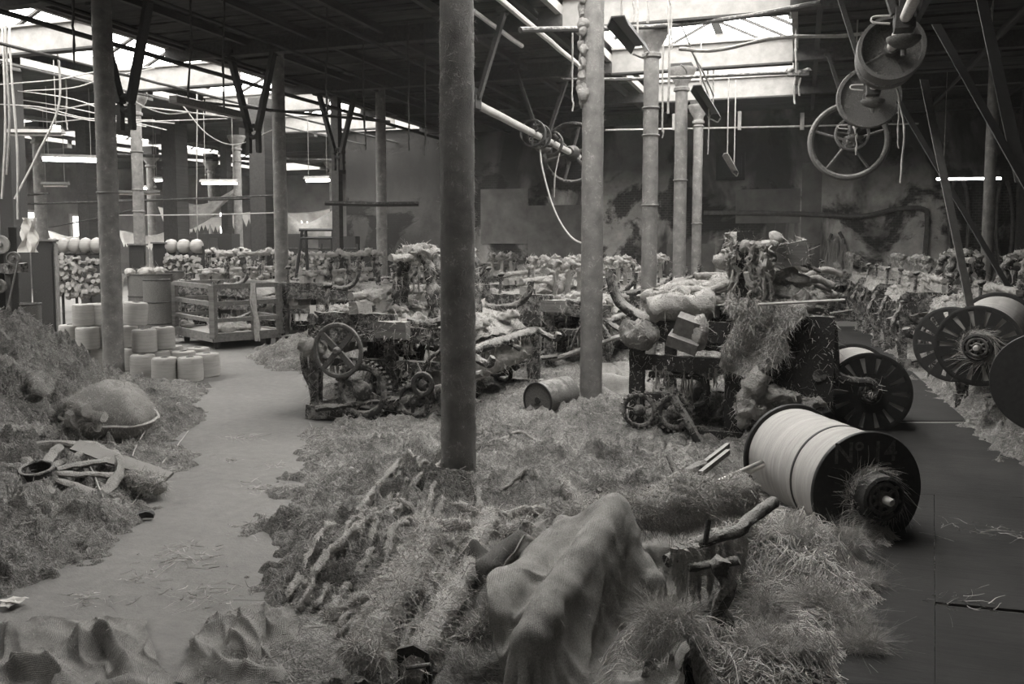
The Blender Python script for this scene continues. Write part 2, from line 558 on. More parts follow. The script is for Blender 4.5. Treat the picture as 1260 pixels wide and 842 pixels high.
# back wall: flaking plaster over brick, tall dark damp stains
t = NT('flaking_plaster_wall')
br = t.n.new('ShaderNodeTexBrick'); br.inputs['Scale'].default_value = 4.2; br.inputs['Color1'].default_value = warm(.05); br.inputs['Color2'].default_value = warm(.075)
br.inputs['Mortar'].default_value = warm(.11); br.inputs['Mortar Size'].default_value = .03
v = t.n.new('ShaderNodeCombineXYZ'); sp = t.n.new('ShaderNodeSeparateXYZ'); t.link(t.pos.outputs['Position'], sp.inputs[0])
t.link(t.math('ADD', sp.outputs[0], sp.outputs[1]), v.inputs[0]); t.link(sp.outputs[2], v.inputs[1]); t.link(v.outputs[0], br.inputs[0])
n = t.noise(.55, 7, .62, dist=.4); g = t.noise(3, 6, .7); d = t.noise(.42, 5, .6, t.stretch(1.4, 1.4, .6), .5)
pl = t.ramp(g, [(.3, .28), (.7, .50)])
edge = t.math('MULTIPLY', t.math('ADD', n, -.44), 25, True)
c = t.mix(edge, br.outputs[0], pl)
dk = t.math('MULTIPLY', t.math('ADD', d, -.50), 9, True)
c = t.mix(t.math('MULTIPLY', dk, .85), c, .02)
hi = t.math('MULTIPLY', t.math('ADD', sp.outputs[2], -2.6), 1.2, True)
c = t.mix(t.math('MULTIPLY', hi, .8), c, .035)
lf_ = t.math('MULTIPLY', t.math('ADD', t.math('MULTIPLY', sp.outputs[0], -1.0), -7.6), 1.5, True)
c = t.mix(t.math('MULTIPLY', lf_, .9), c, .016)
t.bump(t.math('ADD', t.math('MULTIPLY', edge, 1.0), g), .02, .6)
M['wall'] = t.done(c, .95, 0, .1)
M['plaster'] = m_plain('flat_plaster', .13, .95, 0, .1, .35, 2.5, .006)
M['wall_far'] = m_plain('sooty_wall', .12, .95, 0, .1, .45, 1.2, .01)
# ceiling boards: sooty
t = NT('sooty_ceiling_boards'); n = t.noise(1, 5, .7, t.stretch(1.5, 14, 1), .4); g = t.noise(.8, 5, .6)
c = t.ramp(t.math('ADD', t.math('MULTIPLY', n, .5), t.math('MULTIPLY', g, .5)), [(.36, .008), (.64, .06)])
t.bump(n, .02, .7)
M['ceiling'] = t.done(c, .95, 0, .1)
# ------------------------------------------------------------------ the hall
ZC = 4.6
SLOTS = [(-21.0, -18.0, 2.0, 31.0), (-12.5, -9.4, .8, 21.0), (-3.05, -.2, 3.9, 17.5), (-3.05, -.2, -1.8, -.8)]  # last slot: unseen well added behind the camera for front fill light
A0, A1, B0, B1, BH = -26.0, 8.0, -3.0, 21.1, 34.0

def struct(name, mb, m, par=None, smooth=False, label=None):
    o = put(mb, name, m, par, None, label, smooth) if par is not None else mb.build(name, m, None, smooth)
    if par is None: o['kind'] = 'structure'
    return o

fl = MB(); fl.box(((A0 + A1) / 2, (B0 + BH) / 2, -.1), (A1 - A0 + .4, BH - B0 + .4, .2))
floor = struct('floor', fl, M['floor'])
# dark sheets laid over the floor right of the machines
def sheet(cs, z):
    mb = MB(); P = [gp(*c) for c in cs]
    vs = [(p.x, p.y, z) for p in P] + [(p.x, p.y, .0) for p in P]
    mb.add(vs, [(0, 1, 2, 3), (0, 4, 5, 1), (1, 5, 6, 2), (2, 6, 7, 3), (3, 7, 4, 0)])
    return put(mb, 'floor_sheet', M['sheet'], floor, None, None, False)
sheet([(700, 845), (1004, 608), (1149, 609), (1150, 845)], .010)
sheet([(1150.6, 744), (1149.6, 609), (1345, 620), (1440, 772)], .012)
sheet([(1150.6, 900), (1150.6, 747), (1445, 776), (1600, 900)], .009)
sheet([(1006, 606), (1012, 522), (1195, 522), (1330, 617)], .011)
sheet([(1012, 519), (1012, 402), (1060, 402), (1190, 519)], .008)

# roof slabs round the skylight wells
def slab(x0, x1, y0, y1, name='ceiling'):
    mb = MB(); mb.box(((x0 + x1) / 2, (y0 + y1) / 2, ZC + .18), (x1 - x0, y1 - y0, .12)); return struct(name, mb, M['ceiling'])
ceil_a = slab(A0 - .2, SLOTS[0][0], B0 - .2, BH + .2); ceil_b = slab(SLOTS[0][1], SLOTS[1][0], B0 - .2, BH + .2)
ceil_mid = slab(SLOTS[1][1], SLOTS[2][0], B0 - .2, BH + .2); ceil_right = slab(SLOTS[2][1], A1 + .2, B0 - .2, B1 + .2)
slab(SLOTS[0][0], SLOTS[0][1], B0 - .2, 2.0); slab(SLOTS[0][0], SLOTS[0][1], 31, BH + .2)
slab(SLOTS[1][0], SLOTS[1][1], B0 - .2, .8); slab(SLOTS[1][0], SLOTS[1][1], 21, BH + .2)
slab(SLOTS[2][0], SLOTS[2][1], B0 - .2, -1.8); slab(SLOTS[2][0], SLOTS[2][1], -.8, 3.9); slab(SLOTS[2][0], SLOTS[2][1], 17.5, BH + .2)
# boards nailed under the two bays over the looms
def boards(par, x0, x1, y0, y1):
    y = y0; proto = {}
    while y < y1:
        wd = random.choice((.22, .27, .32))
        if wd not in proto:
            mb = MB(); mb.box((0, 0, 0), (x1 - x0, wd - .025, .045)); proto[wd] = mb.build('board', M['ceiling'], par, False); o = proto[wd]
        else:
            o = proto[wd].copy(); C.objects.link(o)
        o.location = ((x0 + x1) / 2, y + wd / 2, ZC + .08 + random.uniform(-.02, .012)); o.rotation_euler = (random.uniform(-.03, .03), random.uniform(-.004, .004), 0)
        y += wd
boards(ceil_mid, SLOTS[1][1] + .05, SLOTS[2][0] - .05, 1.0, 21.0)
boards(ceil_right, SLOTS[2][1] + .05, A1 - 1.2, 1.0, 21.0)

def timber(name, a, b, wz, hz, m, par=None, lump=0.0):
    a = Vector(a); b = Vector(b); d = b - a; mb = MB()
    rot = d.to_track_quat('Y', 'Z').to_matrix()
    mb.box((a + b) / 2, (wz, d.length, hz), rot)
    return put(mb, name, m, par, smooth=False) if par else mb
# joists across and purlins along, part of the ceiling
for par, x0, x1 in ((ceil_mid, -9.4, -3.05), (ceil_right, -.2, 7.9)):
    for k in range(6):
        y = 4.9 + 3.1 * k
        timber('joist', (x0, y, ZC - .06), (x1, y, ZC - .06), .16, .24, M['timber'], par)
    n = 6 if x0 < -5 else 7
    for k in range(n):
        x = x0 + .35 + (x1 - x0 - .7) * k / (n - 1)
        timber('purlin', (x, 1, ZC + .0), (x, 21, ZC + .0), .07, .10, M['timber'], par)
for k in range(9):                                   # far hall joists
    y = 4.9 + 3.1 * k
    for x0, x1, cl_ in ((-26, -21, ceil_a), (-18, -12.5, ceil_b)):
        timber('joist', (x0, y, ZC), (x1, y, ZC), .16, .24, M['timber'], cl_)

# skylights: lantern over each well; the fourth, unseen, is added for front fill
for si, (x0, x1, y0, y1) in enumerate(SLOTS):
    mb = MB(); zb, zt, zr = ZC + .05, ZC + .45, ZC + 1.15; xm = (x0 + x1) / 2
    for x, s in ((x0, 1), (x1, -1)):
        mb.box((x + s * -.04, (y0 + y1) / 2, (zb + zt) / 2), (.08, y1 - y0 + .16, zt - zb + .1))
    for y in (y0, y1):
        mb.prism([(x0 - .05, zb), (x1 + .05, zb), (x1 + .05, zt), (xm, zr + .05), (x0 - .05, zt)], (0, y, 0), (1, 0, 0), (0, 0, 1), .1)
    win = struct('window_%d' % (si + 1), mb, M['girder'] if si != 2 else M['girder'])
    gm = None; n = int(round((y1 - y0) / 1.03)); st = (y1 - y0) / n
    for s in (-1, 1):
        xe = x0 if s < 0 else x1; L = math.hypot(xm - xe, zr - zt); an = math.atan2(zr - zt, (xm - xe))
        pm = MB(); pm.box((0, 0, 0), (L, st - .07, .012)); first = None
        bm_ = MB(); bm_.box((0, 0, 0), (L, .07, .09)); bfirst = None
        for k in range(n + 1):
            cx = (xe + xm) / 2; cz = (zt + zr) / 2
            if k < n:
                if first is None: o = first = pm.build('glass_pane', M['glass'], win, False)
                else: o = first.copy(); C.objects.link(o)
                o.location = (cx, y0 + st * (k + .5), cz); o.rotation_euler = (0, -an, 0)
            if bfirst is None: o = bfirst = bm_.build('glazing_bar', M['timber'], win, False)
            else: o = bfirst.copy(); C.objects.link(o)
            o.location = (cx, y0 + st * k, cz); o.rotation_euler = (0, -an, 0)
    mb = MB(); mb.box((xm, (y0 + y1) / 2, zr), (.16, y1 - y0, .1)); put(mb, 'ridge_bar', M['timber'], win, smooth=False)

# walls
def wall(name, x0, x1, y0, y1, m, z1=5.0):
    mb = MB(); mb.box(((x0 + x1) / 2, (y0 + y1) / 2, z1 / 2), (abs(x1 - x0), abs(y1 - y0), z1)); return struct(name, mb, m)
wb = wall('wall_back', -12.0, A1 + .2, B1, B1 + .3, M['wall'])
wall('wall_hall_side', -12.0, -11.7, B1 + .3, BH, M['wall_far'])
wall('wall_hall_back', A0 - .2, -12.0, BH, BH + .3, M['wall_far'])
wall('wall_left', A0 - .3, A0, B0, BH, M['wall_far'])
hz = bpy.data.materials.new('dusty_air'); hz.use_nodes = True
hn = hz.node_tree.nodes; hn.remove(hn['Principled BSDF']); vs_ = hn.new('ShaderNodeVolumeScatter')
vs_.inputs['Color'].default_value = (1, .985, .96, 1); vs_.inputs['Density'].default_value = HAZE; vs_.inputs['Anisotropy'].default_value = .35
hz.node_tree.links.new(vs_.outputs[0], hn['Material Output'].inputs['Volume'])
if HAZE > 0:
    mb = MB(); mb.box(((A0 + A1) / 2, (B0 + BH) / 2, 2.85), (A1 - A0 - .02, BH - B0 - .02, 5.75)); o = mb.build('haze', hz, None, False); o['kind'] = 'stuff'; o['label'] = 'thin dusty haze hanging in the whole hall'; o['category'] = 'haze'
wall('wall_right', A1, A1 + .3, B0, B1, M['wall'])
wall('wall_front', A0, A1, B0 - .3, B0, M['wall_far'])

# bright doorways at the end of the far hall
def hall_window(px0, px1, py0, py1, n, b=BH - .04):
    # on the wall Y = b : find ray depth
    def on(px, py):
        p = pt(px, py, 10.0); o = Vector((0, 0, CAM_Z)); k = b / p.y; return o + (p - o) * k
    a = on(px0, py1); c = on(px1, py0)
    mb = MB(); mb.box(((a.x + c.x) / 2, b, (a.z + c.z) / 2), (c.x - a.x + .25, .08, c.z - a.z + .25))
    o = struct('window_%d' % n, mb, M['girder'])
    g = MB(); g.box(((a.x + c.x) / 2, b - .06, (a.z + c.z) / 2), (c.x - a.x, .03, c.z - a.z)); g.build('glass_pane', M['window'], o, False)
hall_window(258, 277, 262, 287, 14); hall_window(322, 336, 262, 288, 15); hall_window(372, 388, 268, 280, 16)
def on_left_wall(px, py, a=A0 + .04):
    p = pt(px, py, 10.0); o = Vector((0, 0, CAM_Z)); k = a / p.x; return o + (p - o) * k
for i, (x0, x1, y0, y1) in enumerate(((90, 104, 267, 297), (28, 40, 262, 282))):
    a = on_left_wall(x0, y1); c = on_left_wall(x1, y0)
    mb = MB(); mb.box((A0 + .03, (a.y + c.y) / 2, (a.z + c.z) / 2), (.08, abs(c.y - a.y) + .3, c.z - a.z + .2))
    o = struct('window_%d' % (17 + i), mb, M['girder'])
    g = MB(); g.box((A0 + .09, (a.y + c.y) / 2, (a.z + c.z) / 2), (.03, abs(c.y - a.y), c.z - a.z)); g.build('glass_pane', M['window'], o, False)

# girders across the skylight wells, carried on the iron columns
def girder(x0, x1, y, label, h=.40):
    r = thing('iron_girder', label, 'girder', (x0, y, ZC - .18))
    z0 = ZC - .20; web = MB(); web.box(((x0 + x1) / 2, y, z0 + h / 2), (x1 - x0, .03, h)); put(web, 'web', M['girder'], r, smooth=False)
    for k, z in enumerate((z0, z0 + h)):
        f = MB(); f.box(((x0 + x1) / 2, y, z), (x1 - x0, .16, .03)); put(f, 'flange', M['iron_bare'] if k == 0 else M['girder'], r, smooth=False)
    return r
nm = ['nearest', 'second', 'third', 'fourth']
for k, y in enumerate((8.45, 11.1, 14.2, 17.3)):
    girder(-3.05, -.2, y, ['pale riveted girder over the front of the right skylight well', 'pale girder on the capital of the column with pipe bands under the skylight',
        'pale girder crossing the middle of the right skylight', 'pale girder at the far end of the right skylight'][k])
for k, y in enumerate((6.9, 9.9, 12.9, 15.9, 18.9)):
    girder(-12.5, -9.4, y, ['pale girder at the very left under the near end of the left skylight', 'pale girder under the left skylight before the dusty front column',
        'pale girder on the banded column with a cup capital, left skylight', 'pale girder beyond the banded column, left skylight', 'pale girder over the middle of the far hall',
        'pale girder deep in the far hall', 'farthest pale girder of the left skylight'][k])

# ------------------------------------------------------------------ columns
def column(px, Y, D, label, zt=ZC + .1, cap=None, rings=(), lint=0, lumpy=.004, dx=0):
    c = pt(px, 300, Y); x, y = c.x, c.y
    r = thing('iron_column', label, 'column', (x, y, 0)); r['kind'] = 'thing'
    top = cap if cap else zt
    mb = MB(); n = 28; hs = np.linspace(-.02, top, int(top / .06))
    mb.lathe((x, y, 0), (0, 0, 1), [(h, D / 2 * (1.06 - .10 * h / top)) for h in hs], n)
    mb.lump(lumpy, 18, 3)
    sh = put(mb, 'column_shaft', M['column'], r)
    for z in rings:
        q = MB(); q.ring((x, y, z), (0, 0, 1), D / 2 * 1.04, .014, 24, 6); put(q, 'ring', M['column'], r)
    if cap:
        q = MB(); R = D / 2
        q.lathe((x, y, cap), (0, 0, 1), [(-.30, R * .95), (-.28, R * 1.25), (-.24, R * 1.25), (-.22, R), (-.16, R * 1.05), (-.04, R * 1.9), (0, R * 2.0), (.03, R * 2.2), (.07, R * 2.2)], 24)
        put(q, 'capital', M['column'], r)
        q = MB(); q.box((x, y, (cap + .07 + ZC - .2) / 2), (D * 1.6, D * 1.2, max(.03, ZC - .2 - cap - .07))); put(q, 'cap_plate', M['iron_bare'], r, smooth=False)
    if lint:
        fuzz([mb], 1, M['fuzz'], sh)  if False else None
        P, N = sample_mb([mb], lint)
    return r, mb, (x, y)
def col_fuzz(r, mb, n, L=(.01, .035), wd=.0025):
    # builder already moved to the thing's origin by put()
    P, N = sample_mb([mb], n)
    keep = fbm(P * 7 + np.array(r.location) * 3, 2) > .46
    P, N = P[keep], N[keep]; k = len(P)
    T = np.cross(N, RNG.normal(size=(k, 3)))
    D = T * 1.0 + N * .35
    V, Q = ribbons(P, D, RNG.uniform(L[0], L[1], k), np.full(k, wd * 1.6), 2, .5, .5)
    o = big_mesh('clinging_lint', V, Q, M['fuzz_dim'], r); o['kind'] = 'stuff'

r, mb, p0 = column(563, 5.2, .205, 'thick lint-scratched iron column standing nearest, in the middle of the picture', lumpy=.007); col_fuzz(r, mb, 16000)
r, mb, p1 = column(728.5, 8.3, .205, 'lint-scratched iron column beside the overturned drum, clump of lint near its top', lumpy=.007); col_fuzz(r, mb, 12000)
cl = MB(); cx, cyy = p1
for z in np.arange(2.95, 4.5, .06):
    a = PI * 1.1 + random.uniform(-.5, .5); cl.blob((cx + math.cos(a) * .10, cyy + math.sin(a) * .10 - .02, z), (random.uniform(.03, .06), .05, random.uniform(.04, .08)), 5)
cl.lump(.02, 20); put(cl, 'lint_clump', M['lint_dim'], r, 'stuff')
column(799, 11.2, .20, 'iron column with a capital and two pipe bands under the right skylight', cap=4.27, rings=(3.0, 3.35, 2.1))
column(836, 13.6, .20, 'second iron column with a capital under the right skylight', cap=4.27, rings=(2.6,))
column(857, 17.0, .19, 'third, farthest iron column with a capital under the right skylight', cap=4.24, rings=(2.0, 3.9))
r, mb, p2 = column(135, 10.15, .225, 'lint-scratched iron column rising behind the stacked yarn packages', rings=(2.2,), lumpy=.006); col_fuzz(r, mb, 9000)
r, mb, p3 = column(346, 13.8, .21, 'smooth grey iron column at the corner of the slatted cart', lumpy=.003)
column(470, 17.0, .205, 'iron column standing behind the arched loom tops, thicker below', rings=(2.35, 1.9))
column(172, 16.0, .20, 'slim banded column with a cup capital left of the dark cabinet', cap=4.25, rings=(3.3, 2.6, 2.2))
column(294, 21.0, .20, 'slim column with a ringed capital beyond the slatted cart', cap=4.15, rings=(3.6,))
column(412, 25.0, .26, 'pale lit iron column with brackets at the edge of the far hall', cap=3.9, rings=(3.4,))
column(1215, 13.5, .17, 'iron column before the plastered wall behind the right looms', lumpy=.003)
column(52, 20.0, .26, 'pale column at the far left of the far hall', cap=4.2)
column(188, 25.0, .24, 'pale distant column right of the slim banded column', cap=4.1)
column(262, 27.0, .22, 'distant pale column seen left of the square timber posts', cap=4.1)
def post(px, Y, w_, label, z1=ZC, m='timber'):
    c = pt(px, 300, Y); mb = MB(); mb.box((c.x, c.y, z1 / 2), (w_, w_, z1)); single(mb, 'timber_post', M[m], label, 'post', smooth=False)
post(218, 21.0, .42, 'broad square dark post in the far hall')
post(280, 23.0, .2, 'thin dark square post beside the slim ringed column')
post(325, 18.0, .38, 'wide dark square post standing left of the smooth grey column', 4.6)
post(416, 17.5, .16, 'thin black square post under the lone roof bracket')
post(110, 20.0, .3, 'dark square post near the left fluorescent lamp')
post(19, 15.0, .3, 'dark square post at the left picture edge behind the machines', m='iron_bare')
post(1257, 17.0, .2, 'dark post at the right edge before the plastered wall')
# ------------------------------------------------------------------ mounds of fibre waste
def tab(py, T):
    a = np.array(T, float); return np.interp(py, a[:, 0], a[:, 1])
XR = [(395, 420), (412, 392), (425, 305), (440, 292), (455, 330), (470, 372), (520, 372), (560, 345), (600, 330), (640, 300), (680, 296), (720, 262), (770, 235), (860, 205)]
XE = [(395, 1000), (450, 1010), (520, 1020), (560, 1000), (600, 1010), (640, 1118), (660, 1140), (700, 1112), (740, 1090), (800, 1082), (860, 1100)]
XL = [(430, 235), (470, 262), (500, 258), (560, 248), (620, 208), (680, 162), (720, 75), (750, -10), (860, -200)]
XW = [(396, 1040), (410, 1062), (430, 1090), (470, 1125), (500, 1150), (520, 1172), (560, 1205), (600, 1275), (640, 1400), (860, 1800)]

def gauss(X, Y, x, y, sx, sy, h):
    return h * np.exp(-((X - x) / sx) ** 2 - ((Y - y) / sy) ** 2)

def rough(X, Y, k=1.0):
    p = np.stack([X, Y, X * 0 + .5], -1)
    wv = np.stack([fbm(p * 2.5, 2), fbm(p * 2.5 + 9, 2), X * 0], -1) * .55
    q = p + wv
    r1 = ridge(q * 2.6, 2); r2 = ridge(q * 6.5 + 3, 2); r3 = ridge(q * np.array([15, 21, 1]), 2)
    rp = np.clip(1 - np.abs(2 * vn(q * np.array([4.5, 6.0, 1]) + 31) - 1) * 2.2, 0, 1) ** .7
    return (.085 * (r1 - .5) + .035 * rp + .10 * (r2 ** 2 - .25) * (.4 + r1) + .055 * (r3 - .4) * (.4 + r2) + .014 * (fbm(q * 55, 2) - .5)) * k

# things lying in the waste: the waste is hollowed round them
def _g(px, py, z):
    v = gp(px, py, z); return (v.x * RT.x + v.y * RT.y, v.x * FW.x + v.y * FW.y, z)
CARVE = [(_g(*a), _g(*b), r) for a, b, r in (
    ((530, 655, .24), (500, 715, .20), .05), ((500, 715, .20), (452, 805, .13), .05), ((604, 630, .22), (575, 700, .19), .045), ((575, 700, .19), (520, 800, .14), .045), ((520, 800, .14), (505, 835, .10), .04),
    ((500, 640, .12), (580, 650, .17), .03), ((580, 650, .17), (655, 655, .2), .03), ((557, 617, .16), (668, 628, .12), .025), ((690, 588, .22), (722, 630, .10), .03), ((648, 668, .12), (646, 640, .26), .03),
    ((400, 760, .04), (480, 700, .12), .025), ((600, 600, .05), (790, 598, .06), .025), ((570, 785, .16), (640, 745, .22), .04), ((428, 806, .15), (482, 812, .15), .04),
    ((700, 648, .30), (918, 606, .34), .12), ((820, 690, .26), (905, 655, .36), .06), ((905, 655, .36), (952, 618, .40), .06), ((800, 606, .18), (896, 548, .31), .05), ((640, 790, .22), (745, 640, .30), .14), ((745, 640, .3), (800, 720, .2), .12),
    ((840, 730, .06), (915, 745, .05), .13), ((560, 700, .06), (600, 640, .08), .08))] + [(_g(250, 800, .02), _g(350, 800, .02), .12), ((1.86, 4.75, .27), (1.76, 5.4, .27), .22)]
def carve(h, X, Y, segs):
    for a, b, r in segs:
        dx, dy = b[0] - a[0], b[1] - a[1]; L2 = dx * dx + dy * dy + 1e-9
        t_ = np.clip(((X - a[0]) * dx + (Y - a[1]) * dy) / L2, 0, 1)
        d = np.hypot(X - a[0] - dx * t_, Y - a[1] - dy * t_); z = a[2] + (b[2] - a[2]) * t_
        lim = z - r * 1.9 + np.clip(d - r * 1.2, 0, None) * 1.0
        h = np.minimum(h, np.maximum(lim, .03))
    return h

def H_center(X, Y):
    px, py = ground_px(X, Y)
    p = np.stack([X, Y, X * 0], -1)
    e = (fbm(p * 3.0, 3) - .5) * .55 + (fbm(p * 14, 2) - .5) * .22
    d1 = (px - tab(py, XR)) * Y / F + e; d2 = (tab(py, XE) - px) * Y / F + e * .6
    d = np.minimum(d1, d2)
    far = sstep(13.6, 12.6, Y)
    lo = sstep(0, .35, d)
    lo2 = sstep(0, .8, d)
    h = -.05 + .062 * lo + .03 * lo2
    h = h + (gauss(X, Y, .55, 3.9, 1.0, .75, .07) + gauss(X, Y, -.15, 3.3, .6, .6, .02) + gauss(X, Y, 1.35, 3.65, .42, .8, .03) + gauss(X, Y, .2, 5.2, 1.6, .8, .05)) * lo
    h = h + gauss(X, Y, -2.9, 11.5, .55, .6, .22) * lo
    h = h + gauss(X, Y, 1.9, 3.6, .3, .9, .05) * lo
    h = h + rough(X, Y, .22 + .18 * lo + 1.05 * lo2 * (1 - .45 * sstep(4.8, 7, Y)))
    h = np.where(h > .03, carve(h, X, Y, CARVE), h)
    return h * far - .05 * (1 - far) , d

def H_left(X, Y):
    px, py = ground_px(X, Y)
    p = np.stack([X, Y, X * 0], -1)
    e = (fbm(p * 3.0 + 5, 3) - .5) * .5 + (fbm(p * 14, 2) - .5) * .2
    d = (tab(py, XL) - px) * Y / F + e
    lo = sstep(0, .3, d)
    g = sstep(4.3, 7.9, Y) * sstep(9.6, 8.2, Y)
    h = -.05 + .085 * lo + .80 * sstep(.72, 2.1, d) * g + .14 * sstep(.2, 1.6, d) * sstep(9.2, 7.8, Y)
    h = h + gauss(X, Y, -3.15, 6.5, .5, .5, -.12) * lo
    h = h + rough(X + 7, Y, .22 + .1 * lo + 1.1 * sstep(0, .8, d) * (1 - .75 * sstep(7.6, 8.6, Y) * sstep(1.2, .5, d)))
    return np.where(Y > 9.55, -.05, h), d

def H_right(X, Y):
    px, py = ground_px(X, Y)
    p = np.stack([X, Y, X * 0], -1)
    e = (fbm(p * 3.0 + 5, 3) - .5) * .6 + (fbm(p * 14, 2) - .5) * .2
    d = (px - tab(py, XW)) * Y / F + e
    lo = sstep(0, .3, d)
    h = -.05 + .08 * lo + .22 * sstep(.2, 1.1, d)
    h = h + rough(X + 3, Y, .3 + .8 * lo)
    return h, d

def terrain(Hf, u0, u1, y0, y1, name, label, cat, nf, st=.0036, mat='waste', fz=('fuzz', 'fuzz_dim')):
    us = np.arange(u0, u1, st); ys = np.exp(np.arange(math.log(y0), math.log(y1), st))
    U, Yg = np.meshgrid(us, ys); X = U * Yg
    h, d = Hf(X, Yg)
    P = np.stack([RT.x * X + FW.x * Yg, RT.y * X + FW.y * Yg, h], -1)
    a, b = P.shape[:2]
    i, j = np.meshgrid(np.arange(a - 1), np.arange(b - 1), indexing='ij')
    q = (i * b + j)
    ok = (np.maximum(np.maximum(h[:-1, :-1], h[1:, :-1]), np.maximum(h[:-1, 1:], h[1:, 1:])) > -.004)
    q = q[ok].ravel()
    Q = np.stack([q, q + 1, q + b + 1, q + b], 1)
    used = np.unique(Q); mp = np.full(a * b, -1); mp[used] = np.arange(len(used))
    V = P.reshape(-1, 3)[used]; Q = mp[Q]
    o = big_mesh(name, V, Q, M[mat], None, True); tag(o, label, cat, None, 'stuff')
    # fibres lying and standing on it
    ii = RNG.integers(0, len(Q), nf * 2)
    A = V[Q[ii, 0]]; Bv = V[Q[ii, 1]]; Dv = V[Q[ii, 3]]
    N = np.cross(Bv - A, Dv - A); N /= (np.linalg.norm(N, axis=1, keepdims=True) + 1e-9)
    R = A + (Bv - A) * RNG.random((len(ii), 1)) + (Dv - A) * RNG.random((len(ii), 1))
    keep = R[:, 2] > .004; R, N = R[keep][:nf], N[keep][:nf]; k = len(R)
    T = np.cross(N, RNG.normal(size=(k, 3))); T /= (np.linalg.norm(T, axis=1, keepdims=True) + 1e-9)
    D = T + N * RNG.uniform(-.05, .3, (k, 1))
    dist = np.linalg.norm(R[:, :2], axis=1)
    L = RNG.uniform(.010, .035, k) * (.7 + dist * .09); wd = RNG.uniform(.0005, .0010, k) * dist
    s = int(k * .6)
    for nm_, sl in ((fz[0], slice(0, s)), (fz[1], slice(s, k))):
        Vv, Qq = ribbons(R[sl], D[sl], L[sl], wd[sl], 2, .6, .25)
        f = big_mesh('loose_fibres', Vv, Qq, M[nm_], o); f['kind'] = 'stuff'
    return o
waste_c = terrain(H_center, -.50, .60, 2.75, 13.8, 'fibre_waste', 'wide matted spread of pale fibre waste over the floor between path and aisle', 'fibre waste', 34000)
waste_l = terrain(H_left, -.85, -.22, 3.2, 9.8, 'fibre_waste', 'high heap of matted fibre waste at the left behind the floor path', 'fibre waste', 22000)
waste_r = terrain(H_right, .36, .80, 5.2, 16.0, 'fibre_waste', 'strip of fluffy waste under the right hand looms and their slotted beams', 'fibre waste', 22000, .0045)

def Hc(v):
    """height of the central waste at world point"""
    X = v.x * RT.x + v.y * RT.y; Y = v.x * FW.x + v.y * FW.y
    return float(H_center(np.array([X]), np.array([Y]))[0][0])
def Hl(v):
    X = v.x * RT.x + v.y * RT.y; Y = v.x * FW.x + v.y * FW.y
    return float(H_left(np.array([X]), np.array([Y]))[0][0])

# small wisps lying loose on the bare path
def wisp(px, py, n, ln, label):
    c = gp(px, py); mb = MB()
    P = np.zeros((n, 3)); P[:, 0] = c.x + RNG.normal(size=n) * ln; P[:, 1] = c.y + RNG.normal(size=n) * ln * .6; P[:, 2] = .004 + RNG.random(n) * .012
    D = np.column_stack([RNG.normal(size=n) + 1.0, RNG.normal(size=n), RNG.normal(size=n) * .1])
    V, Q = ribbons(P, D, RNG.uniform(.4, 1.4, n) * ln, RNG.uniform(.002, .006, n), 4, .5, 0)
    V[:, 2] = np.clip(V[:, 2], .003, .03)
    o = big_mesh('fibre_wisp', V - np.array(c), Q, M['fuzz'], None); o.location = c
    tag(o, label, 'fibre wisp', None, 'stuff')
for px, py, n, ln, lb in ((222, 690, 60, .10, 'long wisp of fibre in the middle of the bare floor path'), (170, 714, 30, .05, 'short knot of fibre lying low on the bare path'),
        (320, 603, 60, .10, 'pale streak of fibre across the upper path'), (283, 568, 25, .05, 'curled bit of string on the far part of the path'),
        (250, 735, 70, .10, 'ragged wisp between the two burlap pieces and the waste'), (230, 675, 20, .06, 'thin trail of fibre beside the long wisp'),
        (115, 742, 40, .08, 'wisp of fibre above the folded burlap in the corner'), (300, 540, 40, .10, 'wisp of fibre near the corner of the stacked packages'),
        (300, 660, 20, .05, 'tiny tuft on the right side of the path'), (335, 575, 30, .06, 'small tuft of fibre near the right edge of the path'),
        (1205, 655, 60, .12, 'loose threads on the dark sheets right of the large beam'), (1175, 745, 40, .08, 'curly tuft of thread on the dark sheets, lower right')):
    wisp(px, py, n, ln, lb)
# ------------------------------------------------------------------ foreground wreckage
def coated(name, pts, r, label, cat='bar', mat='lint', lump=.026, n=12, fz=1500, step=.02, par=None, group=None, core=None, L=(.012, .04)):
    """a bar thickly coated in lint"""
    P = spline(pts, 10); ln = sum((P[i + 1] - P[i]).length for i in range(len(P) - 1)); k = max(4, int(ln / step))
    # resample
    out = [P[0]]; acc = 0
    for i in range(len(P) - 1):
        s = (P[i + 1] - P[i]).length; acc += s
        if acc >= step: out.append(P[i + 1]); acc = 0
    mb = MB(); rr = [r * random.uniform(.85, 1.15) for _ in out]; rr[0] *= .6; rr[-1] *= .6
    mb.tube(out, rr, n); mb.lump(lump, 16, 3); mb.lump(lump * .45, 55, 2)
    o = single(mb, name, M[mat], label, cat, group, ang=180)
    if fz:
        f = fuzz([mb], fz, M['yarn_loose' if mat == 'lint_pale' else 'fuzz'], o, L, .0026, .6)
    return o
def z3(px, py, z): return gp(px, py, z)

